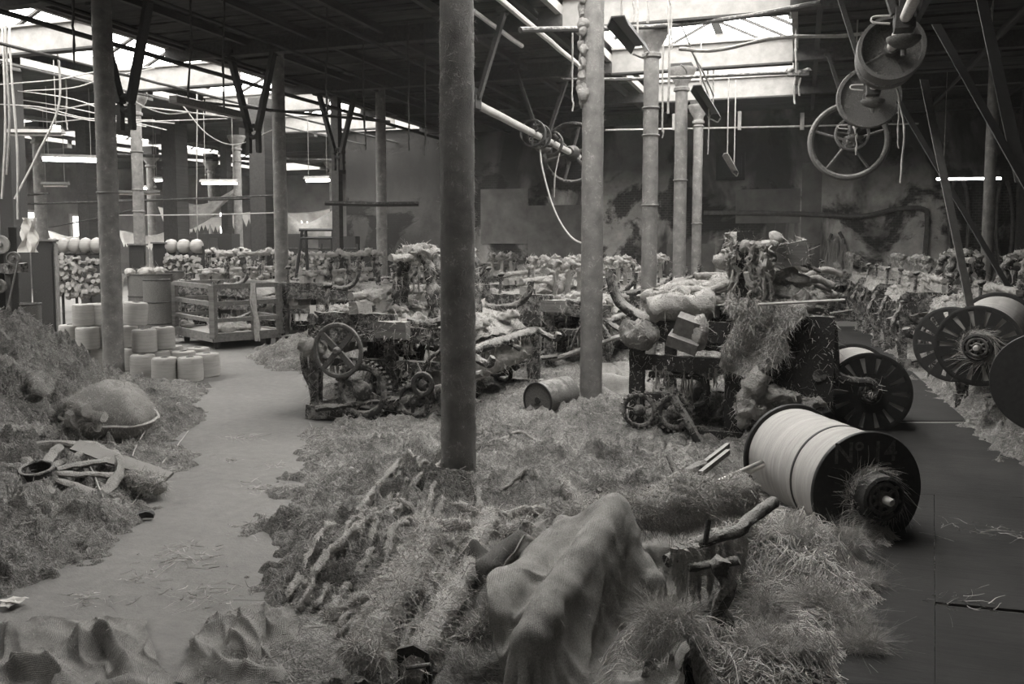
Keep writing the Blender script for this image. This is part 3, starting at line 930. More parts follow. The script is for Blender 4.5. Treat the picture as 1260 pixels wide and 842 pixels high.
coated('lint_covered_rod', [z3(530, 655, .26), z3(500, 715, .22), z3(452, 805, .15)], .060, 'thick lint-coated rod slanting down from the nearest column foot', 'rod', mat='lint_pale', fz=5000, lump=.034)
coated('lint_covered_rod', [z3(604, 630, .22), z3(575, 700, .19), z3(520, 800, .14), z3(505, 835, .10)], .044, 'lint-coated rod running parallel beside the thick slanting rod', 'rod', mat='lint_pale', fz=3500, lump=.026)
coated('lint_covered_rod', [z3(500, 640, .12), z3(580, 650, .17), z3(655, 655, .2)], .028, 'lint-coated rod lying across behind the burlap cover', 'rod', mat='lint_pale', fz=2200)
coated('lint_covered_rod', [z3(648, 668, .12), z3(646, 640, .26)], .022, 'short upright lint-coated stub behind the burlap cover', 'rod', mat='lint_pale', fz=600)
coated('lint_covered_rod', [z3(557, 617, .16), z3(600, 632, .14), z3(668, 628, .12)], .022, 'slim lint-coated rod lying at the foot of the nearest column', 'rod', mat='lint_pale', fz=1200)
coated('lint_covered_rod', [z3(690, 588, .22), z3(703, 606, .17), z3(722, 630, .10)], .030, 'stubby lint-coated rod rising behind the burlap ridge', 'rod', mat='lint_pale', fz=1200)
coated('lint_covered_rod', [z3(385, 715, .03), z3(430, 690, .07), z3(500, 640, .10), z3(540, 600, .06)], .022, 'thin lint rope curving over the waste left of the rods', 'rod', mat='lint_pale', fz=1600)
coated('lint_covered_rod', [z3(400, 760, .04), z3(450, 735, .09), z3(480, 700, .12)], .024, 'lint rope beside the thick rod, lower left', 'rod', mat='lint_pale', fz=1200)
coated('lint_covered_rod', [z3(385, 645, .04), z3(460, 640, .06), z3(505, 648, .08)], .018, 'level lint rope left of the nearest column foot', 'rod', fz=900)
coated('lint_covered_rod', [z3(395, 583, .03), z3(440, 581, .05), z3(478, 578, .04)], .022, 'smooth pale rod end lying on waste left of the nearest column', 'rod', fz=300, lump=.008)
coated('lint_covered_rod', [z3(585, 576, .05), z3(640, 578, .07), z3(668, 574, .05)], .026, 'long lint rope lying right of the nearest column', 'rod', mat='lint_pale', fz=900)
coated('lint_covered_rod', [z3(600, 600, .05), z3(680, 610, .09), z3(790, 598, .06)], .024, 'lint rope running from the column foot toward the shafted roller', 'rod', fz=900)
coated('lint_covered_rod', [z3(428, 806, .15), z3(452, 800, .19), z3(482, 812, .15)], .032, 'curved lint-topped bracket at the lower end of the thick rod', 'rod', mat='lint_pale', fz=1500)
coated('lint_covered_rod', [z3(570, 785, .16), z3(610, 760, .2), z3(640, 745, .22)], .036, 'grimy rod end poking from under the burlap cover', 'rod', fz=2500, mat='lint_dim')
for i in range(11):                                   # ropes of matted lint in the waste
    px = random.uniform(420, 620); py = random.uniform(540, 780); q = []
    x, y = px, py; an = random.uniform(-.5, .8)
    for s in range(5):
        v = gp(x, y); q.append(Vector((v.x, v.y, max(.0, Hc(v)) + .01))); x += 26 * math.cos(an); y -= 16 * math.sin(an); an += random.uniform(-.6, .6)
    coated('matted_rope', q, random.uniform(.010, .02), 'limp rope of matted lint lying in the waste around the nearest column', 'rope', fz=500, lump=.012, group='matted lint ropes around the nearest column', n=8)

for i in range(15):                                   # long strands sweeping down to the lower left
    t0 = (i + random.random()) / 15; x0, y0 = 480 + 110 * t0, 612 + 45 * t0 + random.uniform(-10, 10); x1, y1 = 350 + 170 * t0 + random.uniform(-20, 20), 722 + 110 * t0; q = []
    for s in range(6):
        u = s / 5; x = x0 + (x1 - x0) * u + random.uniform(-7, 7); y = y0 + (y1 - y0) * u + random.uniform(-4, 4); v = gp(x, y, .06); q.append(Vector((v.x, v.y, max(.03, Hc(v)) + .018)))
    coated('lint_strand', q, random.uniform(.010, .020), 'long strand of matted lint sweeping towards the lower left from the nearest column', 'lint strand', mat='lint' if i % 3 else 'lint_pale', fz=1300, lump=.022, group='long lint strands lower left of the nearest column', n=8, L=(.008, .022))

# roller wrapped in fibre with a bright shaft
ra, rb = z3(700, 648, .30), z3(918, 606, .34)
root = thing('wrapped_roller', 'roller thickly wrapped in shaggy fibre with a bright steel shaft end', 'roller', (ra + rb) / 2 - Vector((0, 0, .12)))
mb = MB(); k = 60
mb.tube([ra.lerp(rb, i / k) for i in range(k + 1)], [.10 + .035 * math.sin(i * .21) * (i / k) + (.015 if i > 36 else 0) - (.05 if i in (0, k) else 0) for i in range(k + 1)], 26)
mb.lump(.035, 9, 3); mb.lump(.012, 40, 2)
wr = put(mb, 'fibre_wrap', M['lint_pale'], root, ang=180); fuzz([mb], 16000, M['fuzz'], root, (.010, .035), .0028, .5, name='shaggy_fibre')
d = (rb - ra).normalized(); s0 = z3(898, 594, .37)
mb = MB(); e0 = s0 - d * .1; e1 = z3(938, 571, .41)
mb.lathe(e0, (e1 - e0), [(0, .022), ((e1 - e0).length - .008, .022), ((e1 - e0).length, .018)], 16); put(mb, 'shaft', M['steel'], root, None, 'bright steel shaft end')
# curved iron arm on a lint-hung stand, right end of the wreck
root = thing('broken_loom_bracket', 'broken iron bracket hung with lint, curved arm pointing at the large drum', 'bracket', z3(890, 770, .0))
mb = MB(); mb.tube(spline([z3(820, 690, .26), z3(868, 665, .32), z3(905, 655, .36), z3(925, 637, .38), z3(952, 618, .40)], 8), [.03] * 33 if False else .028, 10); mb.lump(.006, 20, 2); put(mb, 'arm', M['iron_thick'], root)
mb = MB(); mb.tube([z3(890, 790, .02) + Vector((.02 * math.sin(i), 0, .34 * i / 12)) for i in range(13)], .035, 8); mb.lump(.02, 16); put(mb, 'upright', M['iron_thick'], root)
mb = MB(); mb.bar(z3(868, 668, .33), z3(872, 640, .42), .012, 8); put(mb, 'pin', M['iron_bare'], root)
mb = MB(); mb.bar(z3(846, 700, .24), z3(910, 690, .30), .018, 8, .03); mb.lump(.01, 18); put(mb, 'cross_bar', M['iron_thick'], root)
mb = MB()
for _ in range(46):
    a = random.random(); p = z3(835 + 95 * a, 675 - 38 * a, .32) + Vector((random.uniform(-.03, .03), random.uniform(-.03, .03), 0)); l = random.uniform(.10, .30)
    mb.tube([p + Vector((random.uniform(-.008, .008), random.uniform(-.008, .008), -l * i / 6)) for i in range(7)], [random.uniform(.008, .02) * (1 - i / 9) for i in range(7)], 6)
mb.lump(.01, 20); o = put(mb, 'hanging_lint', M['lint'], root, 'stuff'); fuzz([mb], 5000, M['fuzz'], root, (.015, .045), .0016, .2)
# forked arm lying behind the roller
root = thing('forked_arm', 'long forked loom arm lying in lint behind the wrapped roller', 'arm', z3(850, 620, .05))
mb = MB(); a, b = z3(800, 606, .18), z3(868, 572, .27); mb.tube([a.lerp(b, i / 12) for i in range(13)], .035, 8); mb.lump(.012, 18); put(mb, 'arm', M['iron_thick'], root)
for s in (0, 1):
    mb = MB(); a, b = z3(862, 574 + 9 * s, .26), z3(896, 548 + 8 * s, .31); mb.box((a + b) / 2, ((b - a).length, .025, .03), (b - a).to_track_quat('X', 'Z').to_matrix()); put(mb, 'tine', M['wood_dusty'], root, smooth=False)
mb = MB(); mb.bar(z3(834, 590, .17), z3(822, 560, .30), .015, 8); put(mb, 'pin', M['iron_thick'], root)
for px, py, z, px2, py2, z2, lb in ((733, 632, .2, 738, 602, .34, 'thin stick standing upright in the waste behind the burlap ridge'), (752, 575, .05, 750, 560, .12, 'tiny peg standing in the waste left of the forked arm'), (690, 560, .04, 692, 545, .14, 'small pale splinter standing in the waste')):
    mb = MB(); mb.bar(z3(px, py, z - .06), z3(px2, py2, z2), .012, 7); mb.lump(.003, 20); single(mb, 'stick', M['iron_thick'], lb, 'stick')
# dark hinged plate at the bottom edge
root = thing('iron_plate', 'dark iron plate standing on edge at the bottom of the picture', 'plate', z3(515, 860, 0))
mb = MB(); mb.prism([(-.07, 0), (.055, 0), (.05, .16), (-.0, .19), (-.06, .17)], z3(515, 850, .02), (1, .2, 0), (0, -.2, 1), .012); put(mb, 'plate', M['iron_bare'], root, smooth=False)
mb = MB(); mb.bar(z3(500, 822, .14), z3(530, 818, .16), .008, 8); put(mb, 'edge_rim', M['iron_thick'], root)
# paper scraps
for px, py, s, lb in ((1070, 788, .04, 'crumpled white paper scrap at the edge of the yarn tangle'), (18, 746, .06, 'bright torn paper scrap near the lower left corner'), (10, 750, .04, 'small torn paper beside the bright scrap')):
    c = gp(px, py); G = np.zeros((5, 5, 3))
    for i in range(5):
        for j in range(5): G[i, j] = (c.x + (i - 2) * s * .4, c.y + (j - 2) * s * .3, .02 + (Hc(c) if px > 500 else 0) * 1 + random.uniform(0, .3 * s))
    mb = MB(); mb.grid(G); G2 = G.copy(); G2[..., 2] -= .002; mb.grid(G2[::-1]); single(mb, 'paper_scrap', M['paper'], lb, 'paper', smooth=False)

# ------------------------------------------------------------------ cloth laid over things (relaxed by hand-written springs)
def drape(name, label, corners, nu, nv, floor_fn, iters=260, th=.006, mat='sack', ruck=.0, seed=1, gather=1.0, cat='burlap', L=(.008, .02), nf=5000, lift=.25, wr_amp=.03, wr_s=(6.5, 2.4)):
    rng = np.random.default_rng(seed)
    A, B, Cc, D = [np.array(c) for c in corners]       # A-B near edge, D-C far edge
    u = np.linspace(0, 1, nu)[:, None, None]; v = np.linspace(0, 1, nv)[None, :, None]
    rest_u = np.linalg.norm((B - A + Cc - D) / 2) * gather / (nu - 1); rest_v = np.linalg.norm((D - A + Cc - B) / 2) * gather / (nv - 1)
    P = (A * (1 - u) + B * u) * (1 - v) + (D * (1 - u) + Cc * u) * v
    P[..., 2] += lift + ruck * (fbm(np.stack([P[..., 0] * 5, P[..., 1] * 5, P[..., 2] * 0 + seed], -1), 3) - .5) * 2
    W = P.copy(); prev = P.copy()
    def sat(P, a, b, rest, k=.5):
        d = P[b] - P[a]; l = np.linalg.norm(d, axis=-1, keepdims=True) + 1e-9
        c = d * ((l - rest) / l) * k
        P[a] += c; P[b] -= c
    su = [((slice(s, nu - 1, 2)), slice(None)) for s in (0, 1)]
    rd = math.hypot(rest_u, rest_v)
    for it in range(iters):
        vel = (P - prev) * .93; prev = P.copy(); P = P + vel; P[..., 2] -= .0011
        for _ in range(5):
            for s in (0, 1):
                n_ = (nu - 1 - s) // 2 * 2
                a = (slice(s, s + n_, 2), slice(None)); b = (slice(s + 1, s + 1 + n_, 2), slice(None)); sat(P, a, b, rest_u)
                m_ = (nv - 1 - s) // 2 * 2
                a = (slice(None), slice(s, s + m_, 2)); b = (slice(None), slice(s + 1, s + 1 + m_, 2)); sat(P, a, b, rest_v)
            a = (slice(0, nu - 1), slice(0, nv - 1)); b = (slice(1, nu), slice(1, nv)); sat(P, a, b, rd, .12)
            a = (slice(1, nu), slice(0, nv - 1)); b = (slice(0, nu - 1), slice(1, nv)); sat(P, a, b, rd, .12)
            a = (slice(0, nu - 3), slice(None)); b = (slice(3, nu), slice(None)); 
            d = P[b] - P[a]; l = np.linalg.norm(d, axis=-1, keepdims=True) + 1e-9; sh = np.minimum(0, l - rest_u * 2.1); c = d * (sh / l) * .15; P[a] += c; P[b] -= c
            a = (slice(None), slice(0, nv - 3)); b = (slice(None), slice(3, nv))
            d = P[b] - P[a]; l = np.linalg.norm(d, axis=-1, keepdims=True) + 1e-9; sh = np.minimum(0, l - rest_v * 2.1); c = d * (sh / l) * .15; P[a] += c; P[b] -= c
            if _ % 2 == 0:
                h = floor_fn(P[..., 0], P[..., 1]) + th
                hit = P[..., 2] < h
                P[..., 2] = np.where(hit, h, P[..., 2])
                mv = hit[..., None] * .6
                P[..., :2] = P[..., :2] * (1 - mv) + (prev[..., :2]) * mv
    mb = MB(); mb.grid(P)
    N = np.cross(np.gradient(P, axis=0), np.gradient(P, axis=1)); N /= (np.linalg.norm(N, axis=-1, keepdims=True) + 1e-9)
    uv_ = np.stack([np.linspace(0, 1, nu)[:, None] * rest_u * nu + 0 * P[..., 0], np.linspace(0, 1, nv)[None, :] * rest_v * nv + 0 * P[..., 0], 0 * P[..., 0] + seed], -1)
    wq = uv_ + .10 * (fbm(uv_ * 4, 2) - .5)[..., None]
    if wr_amp > .05:
        N = np.zeros_like(P); N[..., 2] = 1.0
    P = P + N * (wr_amp * (ridge(wq * np.array([wr_s[0], wr_s[1], 1]), 3) - (.5 if wr_amp <= .05 else .38)) + .5 * wr_amp * (ridge(wq * np.array([9, 13, 1]), 2) - .4) * fbm(uv_ * 3 + 4, 2) + .25 * wr_amp * (fbm(uv_ * 22, 2) - .5))[..., None]
    P[..., 2] = np.maximum(P[..., 2], .006)
    mb = MB(); mb.grid(P)
    N = np.cross(np.gradient(P, axis=0), np.gradient(P, axis=1)); N /= (np.linalg.norm(N, axis=-1, keepdims=True) + 1e-9)
    P2 = P - N * .004
    a, b = nu, nv; n0 = mb.n
    mb.grid(P2); mb.f[len(mb.f) // 2:] = [f[::-1] for f in mb.f[len(mb.f) // 2:]]
    rim = [(i, 0) for i in range(a)] + [(a - 1, j) for j in range(1, b)] + [(i, b - 1) for i in range(a - 2, -1, -1)] + [(0, j) for j in range(b - 2, 0, -1)]
    ids = [i * b + j for i, j in rim]
    for k in range(len(ids)):
        i0, i1 = ids[k], ids[(k + 1) % len(ids)]; mb.f.append((i0, i0 + n0, i1 + n0, i1))
    o = single(mb, name, M[mat], label, cat, ang=180)
    uvl = o.data.uv_layers.new(name='UVMap'); uu = np.zeros((len(o.data.loops), 2), np.float32)
    li = np.zeros(len(o.data.loops), np.int32); o.data.loops.foreach_get('vertex_index', li); li = li % n0
    uu[:, 0] = (li // b) * rest_u; uu[:, 1] = (li % b) * rest_v; uvl.data.foreach_set('uv', uu.ravel())
    sub = o.modifiers.new('Subdivision', 'SUBSURF'); sub.levels = 1; sub.render_levels = 1
    if nf:
        m2 = MB(); m2.v = mb.v[:1]; m2.f = [f for f in mb.f if max(f) < n0]; m2.n = n0
        fuzz([m2], nf, M['fuzz'], o, L, .0012, .0, name='loose_threads')
        rimP = m2.V()[ids]; idx = RNG.integers(0, len(ids), 900); R = rimP[idx] + RNG.normal(size=(900, 3)) * .003
        V, Q = ribbons(R, RNG.normal(size=(900, 3)), RNG.uniform(.01, .035, 900), np.full(900, .0015), 3, .8, .5)
        f = big_mesh('frayed_edge', V, Q, M['fuzz'], o); f['kind'] = 'stuff'
    return o

def cap_h(x, y, segs):
    """height of capsules (a, b, r) over ground points"""
    out = np.full(x.shape, -1.0)
    for a, b, r in segs:
        dx, dy = b.x - a.x, b.y - a.y; L2 = dx * dx + dy * dy + 1e-9
        t_ = np.clip(((x - a.x) * dx + (y - a.y) * dy) / L2, 0, 1)
        d = np.hypot(x - a.x - dx * t_, y - a.y - dy * t_)
        z = a.z + (b.z - a.z) * t_ + np.sqrt(np.clip(r * r - d * d, 0, None))
        out = np.maximum(out, np.where(d < r, z, -1))
    return out
def world_H(x, y, Hf):
    X = x * RT.x + y * RT.y; Y = x * FW.x + y * FW.y
    return np.maximum(Hf(X, Y)[0], 0.0)
pk = z3(752, 632, .44)
caps = [(pk, z3(655, 790, .24), .07), (pk, z3(800, 720, .20), .05), (pk, z3(700, 660, .30), .08), (z3(700, 668, .30), z3(600, 760, .24), .09)]
drape('burlap_cover', 'large burlap cover draped over wreckage in front, peaked near the roller', [z3(575, 900, .1), z3(860, 850, .1), z3(835, 655, .1), z3(640, 650, .1)], 72, 84,
      lambda x, y: np.maximum(world_H(x, y, H_center), cap_h(x, y, caps)), mat='sack', ruck=.08, seed=3, gather=1.24, lift=.42, wr_amp=.049, wr_s=(5.0, 2.2), nf=2500)
caps2 = [(z3(582, 672, .26), z3(560, 720, .10), .03), (z3(640, 668, .28), z3(600, 700, .2), .05)]
drape('burlap_scrap', 'darker burlap scrap sagging between the lint-coated rods and the burlap cover', [z3(545, 770, .1), z3(640, 760, .1), z3(665, 672, .1), z3(560, 662, .1)], 40, 44,
      lambda x, y: np.maximum(world_H(x, y, H_center), cap_h(x, y, caps2)), mat='sack_dark', ruck=.06, seed=8, gather=1.2, lift=.3, nf=900)
def laid_sheet(name, label, corners, nu, nv, humps, amp, sc, seed, mat='sack_pale', nf=1800):
    """a limp sheet lying on the floor in soft folds"""
    A, B, Cc, D = [np.array(c) for c in corners]; u = np.linspace(0, 1, nu)[:, None]; v = np.linspace(0, 1, nv)[None, :]
    U = u + 0 * v; Vv = v + 0 * u; q = np.stack([U * 3, Vv * 2, 0 * U + seed], -1)
    U2 = U + .16 * (fbm(q * 1.3, 3) - .5); V2 = Vv + .22 * (fbm(q * 1.3 + 7, 3) - .5)
    P = (A * (1 - U2[..., None]) + B * U2[..., None]) * (1 - V2[..., None]) + (D * (1 - U2[..., None]) + Cc * U2[..., None]) * V2[..., None]
    w_ = np.stack([P[..., 0], P[..., 1], 0 * U + seed], -1); th = .6
    R_ = np.stack([w_[..., 0] * math.cos(th) - w_[..., 1] * math.sin(th), w_[..., 0] * math.sin(th) + w_[..., 1] * math.cos(th), w_[..., 2]], -1)
    wq = R_ + .16 * (np.stack([fbm(w_ * 3, 2), fbm(w_ * 3 + 5, 2), 0 * U], -1) - .5)
    rd = ridge(wq * np.array(sc), 2); e = np.minimum(np.minimum(U, 1 - U), np.minimum(Vv, 1 - Vv)); f = .35 + .65 * sstep(0, .14, e)
    z = .008 + amp * np.clip(rd - .28, 0, 1) ** 1.2 * 1.7 * f + .012 * fbm(w_ * 18, 2)
    hu = np.clip(cap_h(P[..., 0], P[..., 1], humps), 0, None); z = z + hu * .9
    P[..., 2] = z; P[..., 0] -= .5 * amp * (rd - .4); P[..., 1] -= .4 * amp * (rd - .4)
    mb = MB(); mb.grid(P); n0 = mb.n; P2 = P.copy(); P2[..., 2] -= .006; mb.grid(P2); h_ = len(mb.f) // 2; mb.f[:h_] = [t[::-1] for t in mb.f[:h_]] if False else mb.f[:h_]; mb.f[h_:] = [t[::-1] for t in mb.f[h_:]]
    o = single(mb, name, M[mat], label, 'burlap', ang=180)
    uvl = o.data.uv_layers.new(name='UVMap'); li = np.zeros(len(o.data.loops), np.int32); o.data.loops.foreach_get('vertex_index', li); li = li % n0
    uu = np.zeros((len(li), 2), np.float32); L1_ = np.linalg.norm(B - A); L2_ = np.linalg.norm(D - A); uu[:, 0] = (li // nv) / nu * L1_; uu[:, 1] = (li % nv) / nv * L2_; uvl.data.foreach_set('uv', uu.ravel())
    m2 = MB(); m2.v = mb.v[:1]; m2.f = mb.f[:h_]; m2.n = n0; fuzz([m2], nf, M['fuzz'], o, (.006, .02), .0014, .0, name='loose_threads')
    return o
laid_sheet('burlap_sheet', 'crumpled burlap sheet lying on the floor at the bottom left corner', [z3(-120, 930, 0), z3(235, 930, 0), z3(178, 765, 0), z3(-60, 775, 0)], 110, 80,
      [(z3(125, 785, .0), z3(165, 850, .0), .03)], .085, (3.0, 7.5, 1), 5)
laid_sheet('burlap_piece', 'torn piece of ribbed burlap heaped up beside the corner sheet', [z3(212, 850, 0), z3(350, 852, 0), z3(385, 752, 0), z3(255, 764, 0)], 70, 64,
      [(z3(320, 775, .02), z3(300, 815, .01), .06)], .075, (3.6, 8, 1), 6)

# ------------------------------------------------------------------ yarn tangle below the large drum
def tangle(name, label, pts, n, r=.0016, loops=(.02, .10), hh=.06, Hf=H_center, flat=.45, mat='yarn_loose', spread=.11, sides=3, k=26):
    V = []; Q = []; off = 0
    for _ in range(n):
        cx, cy_ = random.choice(pts)
        v = gp(cx + random.gauss(0, 14), cy_ + random.gauss(0, 12)); x = v.x; y = v.y
        tt = np.linspace(0, random.uniform(3, 11), k)
        R1 = random.uniform(*loops); R2 = random.uniform(*loops) * .5; w1 = random.uniform(.7, 1.3); w2 = random.uniform(1.5, 3.2); ph = random.random(3) if False else [random.uniform(0, 6.3) for _ in range(5)]
        dr = [random.gauss(0, .012), random.gauss(0, .012)]
        X = x + R1 * np.cos(w1 * tt + ph[0]) + R2 * np.cos(w2 * tt + ph[1]) + dr[0] * tt
        Yv = y + R1 * np.sin(w1 * tt + ph[2]) + R2 * np.sin(w2 * tt + ph[3]) + dr[1] * tt
        h0 = world_H(X, Yv, Hf)
        Z = h0 + .004 + hh * random.random() ** 2 * (.5 + .5 * np.sin(tt * random.uniform(.6, 1.4) + ph[4])) * sstep(-.01, .06, h0)
        P = np.stack([X, Yv, Z], 1); T = np.gradient(P, axis=0); T /= (np.linalg.norm(T, axis=1, keepdims=True) + 1e-9)
        S = np.cross(T, (0, 0, 1.0)); S /= (np.linalg.norm(S, axis=1, keepdims=True) + 1e-9); U = np.cross(S, T)
        for j in range(sides):
            a = 2 * PI * j / sides; V.append(P + (S * math.cos(a) + U * math.sin(a)) * r)
        i = np.arange(k - 1)
        for j in range(sides):
            j2 = (j + 1) % sides; Q.append(np.stack([off + j * k + i, off + j * k + i + 1, off + j2 * k + i + 1, off + j2 * k + i], 1))
        off += k * sides
    V = np.vstack(V); Q = np.vstack(Q); c = np.array([V[:, 0].mean(), V[:, 1].mean(), 0])
    o = big_mesh(name, V - c, Q, M[mat], None); o.location = c
    return tag(o, label, 'yarn', None, 'stuff')
tangle('yarn_tangle', 'great tangle of loose pale yarn spilling below the large drum', [(960, 660), (1000, 680), (1050, 650), (1090, 660), (1010, 720), (1060, 710), (960, 730), (930, 690), (1000, 770), (1060, 770), (950, 790), (1030, 820), (940, 830), (890, 820), (1080, 690), (1100, 665)], 2600, r=.0020, spread=.1)
tangle('yarn_tangle', 'loops of thin yarn strewn on the dark sheets beside the great tangle', [(1110, 760), (1120, 780), (1180, 735), (1140, 700), (1175, 650), (1100, 800)], 26, r=.0014, loops=(.04, .10), hh=.01)
tangle('yarn_tangle', 'fluffy yarn tangle at the bottom edge before the burlap cover', [(800, 830), (840, 800), (760, 840), (880, 790), (700, 845), (650, 845)], 420, r=.0013, loops=(.02, .07), hh=.08)
cf = [((985, 700), .09, .04), ((1000, 755), .09, .05), ((1040, 770), .08, .04), ((940, 770), .06, .06), ((1060, 720), .08, .03), ((950, 830), .11, .04), ((1040, 690), .07, .03), ((820, 845), .10, .04), ((1060, 800), .07, .03)]
for i, (c, r_, h_) in enumerate(cf):
    v = gp(*c); z = max(0, Hc(v)); mb = MB(); mb.blob((v.x, v.y, z + h_ * .4), (r_, r_ * .8, h_), 14); mb.lump(.045, 12, 3)
    o = single(mb, 'fluff_clump', M['lint'], 'soft clump of fluff caught in the loose yarn tangle', 'fluff', 'fluff clumps in the yarn tangle'); fuzz([mb], 4500, M['fuzz'], o, (.02, .06), .0013, .3, curl=1.0)

# ------------------------------------------------------------------ warp beams (drums)
def disc_flange(mb, o, d, R, th=.012, n=56):
    mb.lathe(o, d, [(-th, R * .985), (-th * .5, R), (th * .5, R), (th, R * .985)], n)
def yarn_drum(a, b, R, label, Rw, slots=0, text=False, tuft=True, far_slots=True, dust='black', hub=.42, proud=.10, name='yarn_drum', zoff=None):
    """a near flange centre, b far flange centre"""
    a = Vector(a); b = Vector(b); d = (a - b).normalized()        # points out of the near face
    _, s, t_ = frame_from(d)
    if abs(s.z) > abs(t_.z): s, t_ = t_, s
    if t_.z < 0: t_ = -t_
    base = (a + b) / 2; root = thing(name, label, 'yarn drum', (base.x, base.y, base.z - R))
    L = (a - b).length
    # yarn: own object with Y along the axis
    mb = MB(); prof = [(-L / 2 + .015, .05)]; nseg = 24
    for i in range(nseg + 1):
        h = -L / 2 + .015 + (L - .03) * i / nseg; prof.append((h, Rw * (1 + .008 * math.sin(i * 2.1) - (.02 if i in (7, 14) else 0))))
    prof.append((L / 2 - .015, .05)); mb.lathe((0, 0, 0), (0, 1, 0), prof, 72)
    o = mb.build('yarn_winding', M['beam_yarn'], root); o.location = base - root.location; o.rotation_euler = d.to_track_quat('Y', 'Z').to_euler()
    if text:
        mb = MB(); q_ = base + d * (L * .17); mb.lathe(q_, d, [(-.008, Rw * .9), (-.008, Rw * 1.012), (.008, Rw * 1.012), (.008, Rw * .9)], 72, False); put(mb, 'dark_band', M['black'], root)
    for c, sg, k in ((a, 1, 'near'), (b, -1, 'far')):
        if slots:
            m = MB(); n = slots; r0, r1 = R * .50, R * .88; gapw = .33
            pts = []
            # ring plate made of hub plate, rim plate and the lands between slots
            m.ring(c, d, R * .94, R * .065, 64, 8, .18); 
            m.lathe(c, d, [(-.008, R * .12), (-.008, R * .50), (.008, R * .50), (.008, R * .12)], 40, False)
            for i in range(n):
                a0 = 2 * PI * (i + .16) / n; a1 = 2 * PI * (i + .84) / n
                w0 = r0 - .01; w1 = r1 + .012; steps = 3
                poly = []
                for q in range(steps + 1):
                    an = a0 + (a1 - a0) * q / steps; poly.append((math.cos(an) * w1, math.sin(an) * w1))
                ai0 = 2 * PI * (i + .12) / n; ai1 = 2 * PI * (i + .88) / n
                for q in range(steps, -1, -1):
                    an = ai0 + (ai1 - ai0) * q / steps; poly.append((math.cos(an) * w0, math.sin(an) * w0))
                m.prism(poly, c, s, t_, .014)
            put(m, 'slotted_flange', M[dust], root)
        else:
            m = MB(); disc_flange(m, c, d, R); put(m, 'flange', M[dust], root)
    if text:
        # worn chalk marks on the near face: "Nº 14"
        tc = bpy.data.curves.new('painted_number', 'FONT'); tc.body = 'Nº 14'; tc.size = .16; tc.align_x = 'CENTER'; tc.extrude = .0008; tc.offset = .002
        to = bpy.data.objects.new('painted_number', tc); C.objects.link(to); to.parent = root; tc.materials.append(M['chalk'])
        x_ = Vector((0, 0, 1)).cross(d).normalized(); y_ = d.cross(x_)
        rm = Matrix((x_, y_, d)).transposed().to_4x4()
        rot = Matrix.Rotation(math.radians(0), 4, 'Z')
        dg = bpy.context.evaluated_depsgraph_get(); me = bpy.data.meshes.new_from_object(to.evaluated_get(dg)); bpy.data.objects.remove(to)
        to = bpy.data.objects.new('painted_number', me); C.objects.link(to); to.parent = root
        to.matrix_local = Matrix.Translation(a + d * .0135 + y_ * (R * .50) - x_ * .02 - root.location) @ rm @ rot
    # hub with rim, spokes and shaft
    m = MB(); hr = R * hub
    m.lathe(a, d, [(.0, hr * .95), (proud, hr * .92), (proud + .01, hr * .80), (proud - .02, hr * .78), (proud - .03, hr * .2)], 36, False)
    hrim = put(m, 'hub_rim', M['iron_bare'], root)
    m = MB(); m.lathe(a + d * (proud - .015), d, [(0, hr * .34), (.03, hr * .30), (.03, .02)], 24); m.ring(a + d * (proud - .005), d, hr * .60, .012, 32, 8)
    for i in range(8):
        an = 2 * PI * i / 8 + .2; e = s * math.cos(an) + t_ * math.sin(an); m.bar(a + d * (proud - .01) + e * hr * .25, a + d * (proud - .01) + e * hr * .82, .011, 6)
    put(m, 'hub_spokes', M['wheel'], hrim)
    m = MB(); m.lathe(a, d, [(0, .028), (proud + .06, .022), (proud + .07, .015)], 16); put(m, 'shaft', M['shaft'], root)
    m = MB(); m.lathe(b, -d, [(0, .03), (.12, .026), (.13, .018)], 16); put(m, 'shaft', M['shaft'], root)
    if tuft:
        # threads wound loosely round the hub
        n = 650; V = []; Q = []
        an = RNG.uniform(0, 2 * PI, n); hh = RNG.uniform(.005, proud * .70, n)
        e = np.outer(np.cos(an), np.array(s)) + np.outer(np.sin(an), np.array(t_)); tg = -np.outer(np.sin(an), np.array(s)) + np.outer(np.cos(an), np.array(t_))
        P = np.array(a) + e * (hr * RNG.uniform(.97, 1.12, (n, 1))) + np.outer(hh, np.array(d))
        V, Q = ribbons(P, tg + e * RNG.uniform(-.1, .7, (n, 1)) + RNG.normal(size=(n, 3)) * .25, RNG.uniform(.03, .11, n), np.full(n, .003), 4, .45, .5)
        f = big_mesh('wound_threads', V - np.array(root.location), Q, M['fuzz'], root); f['kind'] = 'stuff'
    return root, a, d, s, t_
ga, gb_ = pt(1066, 604, 4.62), pt(974, 560, 5.42)
yarn_drum(ga, gb_, .333, 'large yarn-wound drum lying on the floor with a painted number on its black flange', .305, 0, True, True, hub=.40, proud=.16)
ga, gb_ = pt(1070, 484, 7.2), pt(1050, 468, 8.0)
yarn_drum(ga, gb_, .345, 'yarn-wound drum with radial slots lying behind the large drum in the aisle', .315, 14, False, False, hub=.30, proud=.06)
ga, gb_ = pt(1204, 426, 7.0), pt(1228, 404, 7.9)
yarn_drum(ga, gb_, .335, 'slotted drum mounted on the right loom with bright yarn in its slots', .30, 14, False, True, hub=.36, proud=.08)
ga, gb_ = pt(1172, 424, 8.2), pt(1215, 410, 9.1)
yarn_drum(ga, gb_, .365, 'dark slotted drum mounted behind the bright slotted one', .12, 14, False, False, hub=.28, proud=.04)
ga, gb_ = pt(1288, 472, 5.9), pt(1320, 450, 6.7)
yarn_drum(ga, gb_, .36, 'solid black drum flange cut by the right picture edge', .30, 0, False, False, hub=.28, proud=.05)
